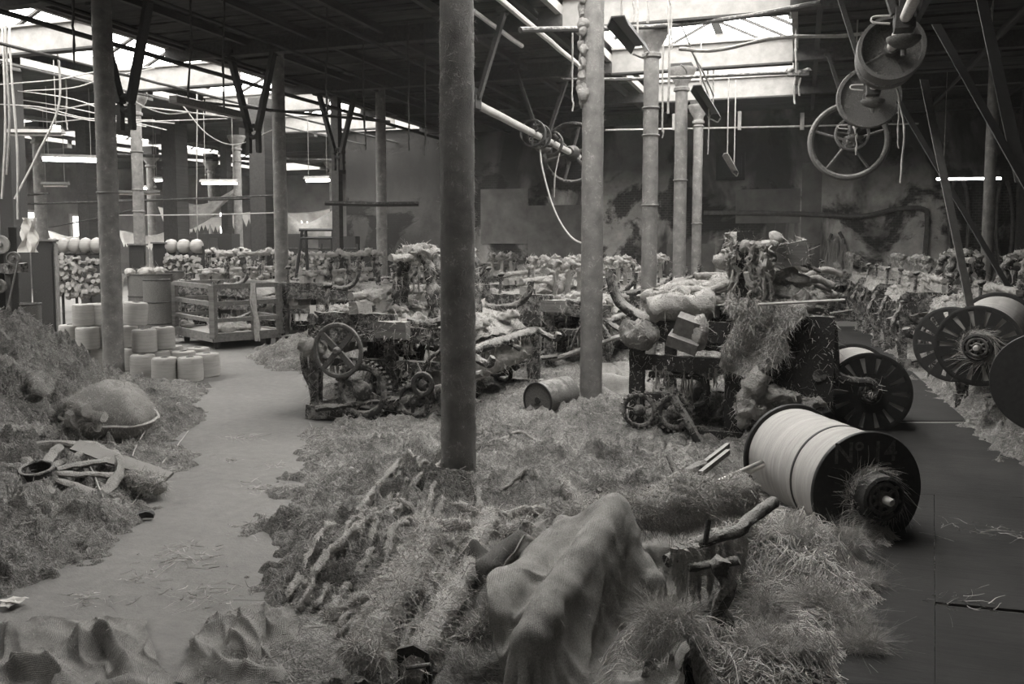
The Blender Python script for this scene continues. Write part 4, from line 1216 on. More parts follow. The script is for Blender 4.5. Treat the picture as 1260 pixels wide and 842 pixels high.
# ------------------------------------------------------------------ looms
def handwheel(o, d, R, nsp, label=None, par=None, name='handwheel', rim=.1, mat='wheel', sw=.16, hubr=.18, a0=.4, teeth=0):
    o = Vector(o); d = Vector(d).normalized(); _, s, t_ = frame_from(d); m = MB()
    m.ring(o, d, R * (1 - rim), R * rim, 44, 8, .8)
    if teeth:
        for i in range(teeth):
            an = 2 * PI * i / teeth; e = s * math.cos(an) + t_ * math.sin(an); q = Matrix((s * math.cos(an) + t_ * math.sin(an), t_ * math.cos(an) - s * math.sin(an), d)).transposed()
            m.box(o + e * R * 1.02, (R * .12, R * 3.0 / teeth, R * .2), q)
    m.lathe(o, d, [(-R * .12, R * hubr), (R * .12, R * hubr * .9), (R * .2, R * hubr * .5)], 18)
    for i in range(nsp):
        an = 2 * PI * i / nsp + a0; e = s * math.cos(an) + t_ * math.sin(an); f = d.cross(e)
        w0, w1 = R * sw, R * sw * .8
        m.prism([(R * .1, -w0 / 2), (R * (1 - rim), -w1 / 2), (R * (1 - rim), w1 / 2), (R * .1, w0 / 2)], o, e, f, R * .1)
    return put(m, name, M[mat], par)

def plate(par, name, poly, y, th, mat, lump=0.006, x0=0, z0=0, seg=True):
    m = MB(); m.prism([(x, z) for x, z in poly], (x0, y, z0), (1, 0, 0), (0, 0, 1), th); return m

def loom_parts(root, W, L, seed, near=True, fz=1.0, arches=True, wheel=True, detail=True, tall=1.0):
    """a power loom in its own axes: x across, y away from the viewer, z up; parts already relative to root"""
    rr = random.Random(seed); Z = Vector
    IT, IR = M['iron_thick'], M['iron']
    fz_src = []
    def P(m, name, mat, kind=None, smooth=True, src=True, lump=.010):
        if lump: m.lump(lump, 14, 3); m.lump(lump * .5, 42, 2)
        if src: fz_src.append(m)
        o = m.build(name, mat, root, smooth, 180 if lump >= .02 else 40)
        if kind: o['kind'] = kind
        return o
    sg = .06 if near else .12
    for y in (0.0, L):
        m = MB()
        m.box((.07, y, .42), (.10, .07, .84), None, sg); m.box((W * .52, y, .36), (.10, .07, .72), None, sg); m.box((W - .10, y, .34), (.13, .07, .68), None, sg)
        m.box((W * .5, y, .80), (W * .98, .08, .14), None, sg); m.box((W * .5, y, .54), (W * .9, .06, .07), None, sg)
        m.box((W * .5, y, .07), (W, .12, .12), None, sg)
        m.box((W * .30, y, .92), (W * .5, .07, .13), None, sg)
        m.tube(spline([Z((.06, y, .86)), Z((.0, y, .7)), Z((-.06, y, .55)), Z((.02, y, .3)), Z((.06, y, .05))], 4), .035, 8)
        m.tube(spline([Z((W - .1, y, .7)), Z((W + .04, y, .62)), Z((W + .14, y, .58)), Z((W + .18, y, .64))], 5), .035, 8)
        P(m, 'side_frame', IT, lump=.016)
    # cross rails
    for (x, z, r, nm) in ((.08, .92, .05, 'breast_beam'), (W * .45, .25, .035, 'crankshaft'), (W - .1, .66, .045, 'cross_rail'), (W * .5, .80, .04, 'cross_rail')):
        m = MB(); m.bar((x, -.06, z), (x, L + .06, z), r, 10, .05); P(m, nm, IT)
    m = MB(); m.bar((.26, .05, .70), (.26, L - .05, .70), .10, 16, .08); P(m, 'cloth_roller', M['lint'], lump=.012)
    m = MB(); m.bar((W - .28, .06, .48), (W - .28, L - .06, .48), .17, 18, .1); P(m, 'warp_roller', M['lint'], lump=.012)
    # woven web sloping over the top
    G = [[(x, .08 + (L - .16) * j / 14, z) for j in range(15)] for x, z in ((.0, .86), (.06, .97), (.2, .97), (.4, .94), (.6, .93), (.8, .92), (1.0, .90), (W - .3, .84), (W - .16, .72))]
    m = MB(); m.grid(np.array(G)); G2 = np.array(G); G2[..., 2] -= .012; m.grid(G2[::-1]); P(m, 'web', M['lint'], lump=.035)
    # sley with race board
    m = MB(); m.box((.52, L / 2, 1.03), (.10, L + .2, .10), None, .06); P(m, 'sley', M['lint'], lump=.02)
    m = MB(); m.bar((.50, -.1, 1.14), (.50, L + .1, 1.14), .035, 10, .05); P(m, 'hand_rail', M['lint'], lump=.012)
    for y in (.18, L - .18):
        m = MB(); m.box((.55, y, .62), (.06, .05, .85), None, .07); P(m, 'sley_sword', IR)
    # tall arches over the harness with lint loaves on them
    if arches:
        ys = [.25 * L, .25 * L + .16, .72 * L, .72 * L + .16] if near else [.25 * L, .72 * L]
        for y in ys:
            m = MB(); h = 1.48 * tall + rr.uniform(-.03, .03); x0 = .66
            m.tube(spline([Z((x0, y, .85)), Z((x0 - .02, y, 1.15)), Z((x0 + .02, y, h - .10)), Z((x0 + .16, y, h)), Z((x0 + .30, y, h - .08)), Z((x0 + .34, y, 1.2)), Z((x0 + .36, y, .88))], 7), [.045 * rr.uniform(.8, 1.4) for _ in range(43)], 10)
            P(m, 'arch', IT, lump=.022)
            for q in range(3):
                m = MB(); m.blob((x0 + .05 + .12 * q, y, h - .03 + .03 * (q == 1)), (.07, .07, .045), 8); m.lump(.02, 30, 2); P(m, 'lint_cap', M['lint'], lump=.035)
        m = MB(); m.bar((.82, 0.05, 1.42 * tall), (.82, L - .05, 1.42 * tall), .035, 8, .05); P(m, 'top_rail', M['lint'], lump=.016)
    else:
        for y in (.2 * L, .5 * L, .8 * L):
            m = MB(); m.box((.78, y, 1.12), (.06, .06, .46), None, .06); m.blob((.78, y, 1.36), (.09, .08, .05), 8); m.blob((.88, y + .03, 1.31), (.08, .06, .04), 6); hanging(m, (.66, y, 1.36), (.96, y, 1.33), 10, .05, .22, .014, rr); m.lump(.02, 28, 2); P(m, 'harness_post', M['lint'], lump=.028)
        m = MB(); m.bar((.78, .1, 1.25), (.78, L - .1, 1.25), .03, 8, .05); P(m, 'top_rail', M['lint'], lump=.016)
    # curved picker horns
    for y in (.02, L - .02):
        m = MB(); m.tube(spline([Z((W * .60, y, .92)), Z((W * .72, y - .02, .90)), Z((W * .84, y - .04, .95)), Z((W * .92, y - .06, 1.08)), Z((W * .93, y - .06, 1.20))], 7), [.028] * 29, 8, True, 1.4); P(m, 'picking_horn', IT, lump=.012)
        m = MB(); m.bar((W * .78, y, .62), (W * .78, y, 1.05), .02, 8, .06); P(m, 'spindle', IT)
        m = MB(); m.bar((.18, y, .95), (.20, y, 1.20), .018, 8, .06); m.blob((.20, y, 1.22), (.04, .04, .03), 5); P(m, 'spindle', IT)
    # sticks and levers at the front
    m = MB(); m.bar((.15, -.14, .12), (W * .6, -.10, .26), .028, 8, .06); P(m, 'treadle', IT)
    m = MB(); m.bar((W * .55, -.08, .2), (W + .12, -.12, .52), .03, 8, .06); P(m, 'picking_stick', M['wood_dusty'])
    if near:
        m = MB(); m.tube(spline([Z((W * .7, -.10, .35)), Z((W * .78, -.12, .62)), Z((W * .9, -.12, .7)), Z((W + .0, -.12, .5)), Z((W + .02, -.12, .3))], 6), .016, 8); P(m, 'hooked_rod', IT)
        m = MB(); m.box((.92, -.14, .86), (.30, .10, .14), None, .05); P(m, 'shuttle_box', M['wood_dusty'], lump=.008)
    rl_ = Vector(root.location)
    if wheel:
        handwheel(rl_ + Z((.40, -.16, .66)), (0, -1, .0), .25, 4, None, root, 'handwheel', .09, 'wheel', .2, .16, .75)
        handwheel(rl_ + Z((.62, -.12, .31)), (0, -1, 0), .255, 4, None, root, 'gear_wheel', .15, 'iron_thick', .22, .38, .4, 36)
        handwheel(rl_ + Z((1.10, -.10, .25)), (0, -1, 0), .16, 4, None, root, 'pinion_wheel', .16, 'iron_thick', .2, .4, .1, 22)
        handwheel(rl_ + Z((1.20, -.13, .40)), (0, -1, 0), .11, 3, None, root, 'small_pulley', .22, 'iron', .3, .4, .1)
    m = MB()
    for _ in range(34 if near else 14):
        x, y, z = rr.uniform(.12, W - .15), rr.uniform(.1, L - .1), rr.uniform(.1, .75); k = rr.random()
        if k < .4: m.box((x, y, z), (rr.uniform(.05, .25), rr.uniform(.05, .3), rr.uniform(.05, .2)), None, .08)
        elif k < .7: m.bar((x, y, z), (x + rr.uniform(-.4, .4), y + rr.uniform(-.1, .3), z + rr.uniform(-.3, .3)), rr.uniform(.015, .035), 7, .08)
        else: m.ring((x, y, z), (rr.uniform(-.3, .3), 1, 0), rr.uniform(.06, .14), .025, 16, 6)
    P(m, 'undergear', M['iron'], 'stuff', lump=.02)
    # lint: loaves on flat tops, strings below rails
    m = MB()
    for _ in range(int(26 * fz) + 6):
        y = rr.uniform(0, L); x, z = rr.choice(((.1, .98), (.5, 1.10), (.75, .98), (.95, .93), (W - .25, .86), (.3, .98), (.62, 1.0), (W * .8, .8)))
        m.blob((x + rr.uniform(-.05, .05), y, z), (rr.uniform(.04, .11), rr.uniform(.05, .14), rr.uniform(.025, .06)), 6)
    P(m, 'settled_lint', M['lint'], 'stuff', lump=.04)
    m = MB(); R_ = rr
    for (a, b) in (((.0, 0, .80), (W, 0, .80)), ((.05, 0, .5), (W * .9, 0, .5)), ((.5, .0, 1.0), (.5, L, 1.0)), ((.1, 0, .88), (.1, L, .88)), ((.8, .1, 1.3), (.8, L - .1, 1.3)), ((W - .1, 0, .64), (W - .1, L, .64)), ((W * .93, .0, .9), (W * .93, .1, .9))):
        hanging(m, a, b, int(16 * fz) + 5, .06, .28, .008 if near else .012, R_)
    P(m, 'hanging_lint', M['lint'], 'stuff', lump=.006)
    if fz >= .5:
        fuzz(fz_src, int(15000 * fz), M['fuzz'], root, (.015, .05), .0052 if near else .009, .9)
    return root

def loom(loc, label, W=1.55, L=2.1, seed=1, **k):
    r = thing('power_loom', label, 'loom', loc, None, 0); return loom_parts(r, W, L, seed, **k)

lf = gw(-1.86, 7.75); print('loom 1', lf)
L1 = loom((lf.x, lf.y, 0), 'lint-crusted loom at the front left with a four-spoked handwheel and tall arches', 1.62, 2.05, 11, near=True, fz=1.6, tall=1.04)
L2 = loom((lf.x + .55, lf.y + 3.15, 0), 'lint-crusted loom behind the nearest column, right behind the front left loom', 1.6, 2.1, 12, near=True, fz=1.0, arches=False, wheel=False)
fl1 = loom((lf.x - .05, lf.y + 6.2, 0), 'loom in the middle row, third from the front behind the nearest column', 1.6, 2.1, 13, near=False, fz=.6, arches=False, wheel=False)
# far looms share meshes
def loom_copy(src, X, Y, label):
    c = gw(X, Y); r = copy_tree(src, None, (c.x, c.y, 0)); r['label'] = label; return r
a_ = gw(-5.75, 14.6)
fl2 = loom((a_.x, a_.y, 0), 'loom with a bulky arched top behind the slatted cart', 1.6, 2.1, 14, near=False, fz=.6, arches=True, wheel=False, tall=1.0)
loom_copy(fl2, -3.75, 13.6, 'loom with an arched top just right of the smooth grey column')
loom_copy(fl1, -2.6, 15.6, 'loom between the smooth grey column and the twin arches, farther back')
loom_copy(fl1, -.55, 13.0, 'loom seen between the nearest column and the overturned drum column, middle distance')
loom_copy(fl2, -7.4, 18.2, 'distant loom left of the slatted cart, beyond the barrels')
loom_copy(fl1, .55, 12.4, 'loom just left of the banded column under the right skylight')
loom_copy(fl1, 1.6, 15.2, 'distant loom in front of the back wall left of the third capital column')
loom_copy(fl1, -1.3, 18.3, 'farthest loom of the middle row before the plastered wall')
# right hand row, seen end on
a_ = gw(4.35, 8.3)
rl = loom((a_.x, a_.y, 0), 'nearest loom of the right hand row, behind the slotted drums', 1.6, 1.9, 15, near=False, fz=.7, arches=True, wheel=False, tall=.98)
loom_copy(rl, 4.95, 10.9, 'second loom of the right hand row, before the iron column')
loom_copy(fl1, 5.6, 13.2, 'third loom of the right hand row')
loom_copy(fl1, 6.3, 15.6, 'fourth loom of the right hand row, below the looped cable on the wall')
loom_copy(fl1, 6.3, 17.9, 'last loom of the right hand row, close to the plastered wall')
# curled feet sticking out from the right row into the aisle
for i, (px, py, Y) in enumerate(((1075, 372, 15.5), (1083, 388, 13.5), (1100, 398, 12), (1120, 412, 10.5), (1092, 355, 16.5), (1130, 395, 10.8))):
    b = pt(px, py, Y); z = b.z
    r = thing('loom_foot', 'curled iron foot jutting into the aisle from the right hand row, ' + ['second farthest', 'third farthest', 'third nearest', 'nearest, lowest', 'farthest', 'second nearest'][i], 'iron foot', (b.x, b.y, 0))
    m = MB(); m.tube(spline([b + RT * .55 + Vector((0, 0, .32)), b + RT * .42 + Vector((0, 0, .10)), b + RT * .2 + Vector((0, 0, .0)), b + RT * .0, b - RT * .05 + Vector((0, 0, .08))], 5), .05, 8); m.lump(.015, 14); put(m, 'arm', M['iron_thick'], r)
    m = MB(); m.box(b + RT * .52 + Vector((0, 0, .0 - z / 2 + .1)), (.10, .16, z + .2), None, .08); m.lump(.015, 14); put(m, 'upright', M['iron_thick'], r)

# ------------------------------------------------------------------ the right loom in front: bare frame, lint blanket
o_ = gw(.93, 6.95); root = thing('power_loom', 'big dark-framed loom in the centre right with a shaggy lint blanket over its side', 'loom', (o_.x, o_.y, 0))
def R1(x, y, z): return Vector((o_.x + x, o_.y + y, z))
src = []
def RP(m, name, mat, kind=None, lump=.008, fzz=True, lab=None, smooth=True):
    if lump: m.lump(lump, 14, 3)
    ob = put(m, name, M[mat], root, kind, lab, smooth, 180 if lump >= .02 else 40)
    if fzz: src.append(m)
    return ob
for y in (0, 1.9):
    m = MB()
    m.box(R1(.10, y, .5), (.12, .08, 1.0), None, .06); m.box(R1(.88, y, .5), (.16, .08, 1.0), None, .06); m.box(R1(1.34, y, .72), (.52, .08, .66), None, .06)
    m.box(R1(.5, y, .90), (.9, .09, .16), None, .06); m.box(R1(.5, y, .64), (.85, .07, .12), None, .06); m.box(R1(.8, y, .06), (1.6, .14, .12), None, .06)
    m.box(R1(.30, y, .36), (.3, .06, .06), None, .06); m.tube(spline([R1(.2, y, .54), R1(.45, y, .55), R1(.62, y, .52), R1(.66, y, .4), R1(.6, y, .30), R1(.3, y, .28)], 6), .03, 8)
    m.box(R1(1.28, y, .44), (.6, .07, .10), None, .06); m.box(R1(1.42, y, .22), (.14, .08, .44), None, .06)
    m.tube(spline([R1(1.58, y, 1.0), R1(1.60, y, .8), R1(1.62, y, .62), R1(1.72, y, .56), R1(1.86, y, .56), R1(1.91, y, .50), R1(1.88, y, .44)], 6), .035, 8)
    RP(m, 'side_frame', 'iron_bare', lump=.010)
m = MB()
G = []
for x, z in ((0, .98), (.15, 1.04), (.4, 1.06), (.7, 1.10), (1.0, 1.12), (1.3, 1.08), (1.55, 1.0)):
    G.append([R1(x, .0 + 1.9 * j / 20, z) for j in range(21)])
m.grid(np.array([[tuple(v) for v in r] for r in G])); RP(m, 'web', 'lint', lump=.05)
for (x, z, r_, nm) in ((.1, .8, .06, 'cross_rail'), (.9, .85, .06, 'cross_rail'), (1.5, .6, .05, 'cross_rail'), (.5, .3, .05, 'crankshaft')):
    m = MB(); m.bar(R1(x, -.05, z), R1(x, 1.95, z), r_, 10, .05); RP(m, nm, 'iron_thick')
# twin curved horn on the left
for dy in (0, .08):
    m = MB(); m.tube(spline([R1(-.13, dy, 1.40), R1(-.13, dy, 1.28), R1(-.05, dy, 1.12), R1(.08, dy, 1.02), R1(.24, dy, .97), R1(.34, dy, .90)], 7), [.030 + .02 * (i / 36) for i in range(36)], 10); RP(m, 'picking_horn', 'iron_thick', lump=.008)
m = MB(); m.blob(R1(.12, -.04, .88), (.16, .12, .12), 10); RP(m, 'lint_clump', 'lint_dim', 'stuff', lump=.05)
# roll of dusty felt and tilted wooden blocks
m = MB(); m.bar(R1(.20, -.02, 1.06), R1(.72, .05, 1.12), .11, 16, .05); m.lump(.05, 5, 2); RP(m, 'felt_roll', 'lint', lump=.03)
m = MB(); q = Matrix.Rotation(.32, 3, 'Y') @ Matrix.Rotation(.3, 3, 'X'); m.box(R1(.52, -.22, .94), (.18, .12, .20), q); m.box(R1(.50, -.25, .84), (.24, .14, .09), q); RP(m, 'wooden_block', 'wood', lump=0, smooth=False, fzz=False)
m = MB(); m.blob(R1(.62, -.20, .92), (.06, .10, .14), 8); RP(m, 'lint_clump', 'lint_pale', 'stuff', lump=.03)
m = MB(); m.box(R1(1.22, .3, 1.50), (.36, .2, .19), Matrix.Rotation(-.22, 3, 'Y'), .05); RP(m, 'wooden_block', 'wood_dusty', lump=.006)
m = MB(); m.box(R1(.93, -.02, 1.38), (.12, .05, .62)); RP(m, 'harness_post', 'iron_bare', lump=0, smooth=False)
m = MB(); m.bar(R1(1.05, -.16, 1.14), R1(1.66, -.20, 1.19), .010, 8); RP(m, 'thin_rod', 'shaft', lump=0, fzz=False)
m = MB(); m.bar(R1(.72, .1, 1.45), R1(1.0, .0, 1.52), .055, 10, .04); RP(m, 'top_arm', 'lint', lump=.03)
for (x0, z0, x1, z1) in ((.9, 1.62, 1.5, 1.38), (1.1, 1.58, 1.42, 1.42), (.85, 1.2, 1.2, 1.56)):
    m = MB(); m.bar(R1(x0, .2, z0), R1(x1, .35, z1), .018, 6, .05); RP(m, 'slat', 'wood_dusty', lump=.006)
# heap of lint-laden scrap along the top, growing towards the back
m = MB(); rr = random.Random(5)
for i in range(90):
    x = rr.uniform(.15, 1.5); y = rr.uniform(.1, 1.9); hb = 1.08 + .30 * math.exp(-((x - 1.05) / .35) ** 2) * rr.random() + .10 * rr.random()
    m.blob(R1(x, y, hb), (rr.uniform(.06, .16), rr.uniform(.06, .14), rr.uniform(.04, .09)), 7)
RP(m, 'lint_heap', 'lint', 'stuff', lump=.05)
m = MB()
for i in range(22):
    x = rr.uniform(.2, 1.4); y = rr.uniform(.1, 1.8); z = 1.12 + rr.uniform(0, .2); an = rr.uniform(-.6, .6)
    m.tube(spline([R1(x, y, z), R1(x + .18 * math.cos(an), y + .1, z + .05 + .1 * math.sin(an)), R1(x + .34 * math.cos(an), y + .15, z + .12 * math.sin(an))], 6), .032, 8)
RP(m, 'lint_coil', 'lint', 'stuff', lump=.02)
m = MB()
for i in range(80):
    a = rr.choice((rr.uniform(0, .3), rr.uniform(.45, 1.0))); p = R1(.78 + .36 * a, -.06 + rr.uniform(-.06, .14), rr.uniform(1.42, 1.70) - .12 * a); l = rr.uniform(.10, .48) * rr.random() ** .5
    m.tube([p + Vector((rr.uniform(-.025, .025), rr.uniform(-.02, .02), -l * k / 7)) for k in range(8)], [rr.uniform(.006, .026) * (1 - k / 9) for k in range(8)], 5)
for i in range(14): m.blob(R1(rr.uniform(.8, 1.15), rr.uniform(-.05, .1), rr.uniform(1.45, 1.68)), (rr.uniform(.03, .08), .05, rr.uniform(.03, .06)), 6)
m.lump(.035, 5, 2)
RP(m, 'hanging_lint', 'lint', 'stuff', lump=.012)
# shaggy blanket hanging down the near side
G = []
nx, nz = 22, 30
for j in range(nz):
    row = []; v = j / (nz - 1)
    wl = .80 + .0 * v + .05 * math.sin(v * 5); wr = 1.36 - .20 * v ** 1.6 + .04 * math.sin(v * 11)
    for i in range(nx):
        u = i / (nx - 1); x = wl + (wr - wl) * u
        row.append(tuple(R1(x, -.10 - .03 * math.sin(u * 7 + v * 3) - .02 * v + (.12 if j == 0 else 0), 1.17 - .62 * v * (1 - .25 * abs(u - .6)))))
    G.append(row)
m = MB(); G = np.array(G); m.grid(G); G2 = G.copy(); G2[..., 1] += .035; m.grid(G2[::-1]); m.lump(.035, 7, 3); ob = put(m, 'lint_blanket', M['lint_pale'], root, None, 'shaggy pale lint blanket'); fuzz([m], 12000, M['fuzz'], root, (.015, .04), .0045, 0, droop=.8)
m = MB()
m.tube(spline([R1(1.08, -.14, .62), R1(1.0, -.16, .45), R1(.98, -.15, .30), R1(.96, -.14, .16)], 6), [.07, .08, .09, .09, .1, .09, .09, .08, .08, .08, .07, .07, .07, .06, .06, .05, .05, .04, .03], 10)
m.blob(R1(1.02, -.16, .34), (.13, .09, .10), 9); m.blob(R1(1.2, -.1, .44), (.2, .08, .06), 9); m.blob(R1(1.4, -.06, .38), (.15, .08, .05), 9); m.lump(.02, 30, 2); RP(m, 'lint_drip', 'lint', 'stuff', lump=.05)
handwheel(R1(.14, -.12, .26), (0, -1, 0), .145, 5, None, root, 'gear_wheel', .14, 'iron_thick', .16, .35, .2, 20)
handwheel(R1(.42, -.10, .26), (0, -1, 0), .15, 3, None, root, 'gear_wheel', .18, 'iron_thick', .4, .45, .9, 20)
m = MB(); m.bar(R1(.42, -.18, .40), R1(.66, -.24, .02), .035, 8, .04); RP(m, 'brace', 'iron_thick', lump=.01)
m = MB(); hanging(m, R1(.2, -.02, .62), R1(.85, -.02, .62), 40, .08, .3, .009, rr); hanging(m, R1(.1, 0, 1.0), R1(.9, 0, .95), 30, .05, .2, .009, rr); RP(m, 'lint_strings', 'lint_dim', 'stuff', lump=.006)
fuzz(src, 30000, M['fuzz'], root, (.01, .045), .0045, .9)

# rusty feet, hooks and the card hung between the looms
def simple(mb, name, mat, label, cat, group=None, smooth=True): return single(mb, name, M[mat], label, cat, group, None, smooth)
# overturned steel drum on the floor
a, b = pt(661, 489, 7.75), pt(697, 480, 8.1); d = (b - a).normalized(); root = thing('steel_drum', 'dark steel drum lying on its side left of the second column', 'drum', ((a + b) / 2).xy.to_3d())
a.z = .165; b.z = .175
m = MB(); m.lathe(a, b - a, [(0, .155), (.01, .165), (.02, .160), (.13, .160), (.145, .168), (.16, .160), (.30, .160), (.315, .168), (.33, .160), (.43, .160), (.44, .165), (.45, .155)], 32, False)
m.lathe(a, b - a, [(.012, .0), (.012, .155)], 32, False); m.lathe(a, b - a, [(.438, .155), (.438, .0)], 32, False); put(m, 'shell', M['drum_metal'], root)
m = MB(); m.ring(a + d * .005, d, .158, .010, 40, 8); put(m, 'rim', M['black'], root)
m = MB(); m.lathe(a, b - a, [(.02, 0), (.018, .03), (.0, .03), (.0, 0)], 12, False); put(m, 'bung', M['iron_bare'], root)
# pale plastic bag lying behind
drape('plastic_sheet', 'slack pale sheet of sacking lying on the floor right of the second column', [z3(735, 500, 0), z3(800, 500, 0), z3(792, 462, 0), z3(735, 462, 0)], 30, 30,
      lambda x, y: np.maximum(world_H(x, y, H_center), cap_h(x, y, [(z3(752, 478, .10), z3(775, 485, .05), .16)])), mat='sack', ruck=.14, seed=12, gather=1.3, lift=.2, nf=0, cat='sacking')
# ------------------------------------------------------------------ overhead: line shafts, hangers, belts, cables
def pulley(par, o, d, R, wdt, name='pulley', mat='wheel', nsp=4, web=False):
    o = Vector(o); d = Vector(d).normalized(); _, s, t_ = frame_from(d); m = MB(); h = wdt / 2
    m.lathe(o, d, [(-h, R * .86), (-h, R * .97), (0, R), (h, R * .97), (h, R * .86), (-h, R * .86)], 48, False)
    m.lathe(o, d, [(-h * 1.1, R * .2), (h * 1.1, R * .2)], 20)
    if web: m.lathe(o, d, [(-.012, R * .15), (-.012, R * .9), (.012, R * .9), (.012, R * .15)], 40, False)
    for i in range(nsp):
        an = 2 * PI * i / nsp + .5; e = s * math.cos(an) + t_ * math.sin(an); m.bar(o + e * R * .15, o + e * R * .9, R * .05 + .006, 8, None)
    return put(m, name, M[mat], par)

def hanger(base, d, spread, ztop, label, fork=False, cup=True, cat='shaft hanger', wd=.09, rooted=None):
    """V-shaped bracket from the roof down to a bearing at base; d runs along the shaft"""
    base = Vector(base); d = Vector(d).normalized(); s = Vector((d.y, -d.x, 0)).normalized()
    r = thing('shaft_hanger', label, cat, (base.x, base.y, base.z))
    for sg in (-1, 1):
        top = base + s * spread * sg + Vector((0, 0, ztop - base.z)); bt = base + s * .07 * sg + Vector((0, 0, .05)); v = top - bt
        m = MB(); q = v.to_track_quat('Z', 'Y').to_matrix(); m.box((top + bt) / 2, (wd, wd * .55, v.length), q, .12); m.lump(.005, 12); put(m, 'leg', M['iron_bare'], r)
        m = MB(); m.box(top + Vector((0, 0, -.02)), (.20, .14, .05)); m.blob(top + Vector((0, 0, -.06)), (.04, .04, .03), 5); put(m, 'foot_plate', M['iron_bare'], r)
    if fork:
        for sg in (-1, 1):
            m = MB(); m.box(base + s * .085 * sg + Vector((0, 0, -.12)), (.06, .07, .30), None, .06); m.lump(.006, 16); put(m, 'fork_arm', M['iron_bare'], r)
        m = MB(); m.ring(base + Vector((0, 0, .05)), d, .085, .035, 16, 8, 1, 0, PI * 2); put(m, 'fork_yoke', M['iron_bare'], r)
    else:
        m = MB(); m.box(base, (.14, .2, .16), None, .05); m.box(base + Vector((0, 0, .12)), (.08, .1, .12)); m.lump(.006, 16); bb = put(m, 'bearing_block', M['iron_bare'], r)
        m = MB(); m.tube(spline([base + s * -.10 + Vector((0, 0, .04)), base + s * -.22 + Vector((0, 0, .04)), base + s * -.22 + Vector((0, 0, .0)), base + s * -.1 + Vector((0, 0, -.02))], 4), .009, 6); put(m, 'lug', M['shaft'], bb)
        if cup:
            m = MB(); m.lathe(base + Vector((0, 0, -.13)), (0, 0, -1), [(0, .125), (.015, .125), (.04, .11), (.07, .07), (.085, .02)], 24); m.bar(base + Vector((0, 0, -.22)), base + Vector((0, 0, -.27)), .02, 8); m.lump(.003, 20); put(m, 'drip_cup', M['wheel'], r)
    return r

def to_roof(v): return Vector((v.x, v.y, max(v.z + .02, ZC + .09)))
# right line shaft
def SR(b): return Vector((.70, b, 3.30))
ax = Vector((0, 1, 0))
r = thing('line_shaft', 'overhead line shaft at the upper right carrying several belt pulleys', 'line shaft', SR(11))
m = MB(); m.bar(SR(6.2), SR(15.9), .042, 16); put(m, 'shaft', M['shaft'], r)
pulley(r, SR(8.35), ax, .285, .30, web=True); pulley(r, SR(8.72), ax, .275, .16, web=True)
pulley(r, SR(10.9), ax, .36, .14, 'flanged_pulley', nsp=0, web=True); pulley(r, SR(11.6), ax, .18, .22)
pulley(r, SR(14.4), ax, .26, .2, nsp=5)
m = MB(); o = SR(15.4); m.ring(o, ax, .60, .05, 56, 10, 1.3); m.lathe(o, ax, [(-.08, .10), (.08, .10)], 20)
bw = put(m, 'big_wheel_rim', M['wheel'], r)
for i in range(5):
    an = 2 * PI * i / 5 + .3; m = MB(); e = Vector((math.cos(an), 0, math.sin(an))); m.bar(o + e * .09, o + e * .58, .022, 8); put(m, 'spoke', M['wheel'], bw)
for b, lb in ((7.25, 'hanger with an oil cup at the top edge, above the nearest belt pulley'), (10.25, 'hanger with a drip cup between the two upper right pulleys'), (13.6, 'hanger with a drip cup in front of the big spoked wheel, upper right')):
    hanger(SR(b), ax, .42, ZC - .15, lb)
# left line shaft behind the nearest column
sa, sb = pt(578, 124, 10.6), pt(712, 193, 16.2); dl = (sb - sa).normalized()
def SL(px): 
    lo, hi = 0.0, 1.0
    for _ in range(40):
        mid = (lo + hi) / 2; p = sa.lerp(sb, mid); X = p.x * RT.x + p.y * RT.y; Y = p.x * FW.x + p.y * FW.y
        if 630 + F * X / Y < px: lo = mid
        else: hi = mid
    return sa.lerp(sb, lo)
r = thing('line_shaft', 'bright overhead shaft with a big spoked wheel, between the two near columns', 'line shaft', sa.lerp(sb, .5))
m = MB(); m.bar(sa, sb, .055, 14, .3); m.lump(.004, 10); put(m, 'shaft', M['cable'], r)
for px, R, wd in ((655, .215, .10), (663, .20, .06), (678, .20, .12)): pulley(r, SL(px), dl, R, wd, mat='iron', nsp=3)
o = SL(703); m = MB(); m.ring(o, dl, .53, .045, 48, 10, 1.2); m.lump(.012, 10); bw = put(m, 'wheel_rim', M['iron'], r)
_, s_, t_ = frame_from(dl)
for i in range(6):
    an = 2 * PI * i / 6 + .25; m = MB(); e = s_ * math.cos(an) + t_ * math.sin(an); m.bar(o + e * .08, o + e * .51, .03, 8); put(m, 'spoke', M['wheel'], bw)
m = MB(); m.lathe(o, dl, [(-.25, .09), (-.12, .13), (.0, .15), (.12, .11), (.22, .06)], 16); m.lump(.02, 12); put(m, 'hub', M['iron'], r)
hanger(SL(668) + Vector((0, 0, -.02)), dl, .48, ZC - .15, 'lint-hung hanger holding the bright shaft beside the spoked wheel')
hanger(SL(583), dl, .42, ZC - .15, 'hanger half hidden by the nearest column, upper part', cup=False)
for px, py, Y, lb in ((155, 132, 10.4, 'forked black hanger beside the lint-scratched left column'), (312, 166, 13.0, 'forked black hanger left of the smooth grey column'), (416, 192, 16.6, 'forked hanger over the thin black post at the edge of the far hall')):
    hanger(pt(px, py, Y), ax, .40, ZC - .1, lb, fork=True, wd=.11)

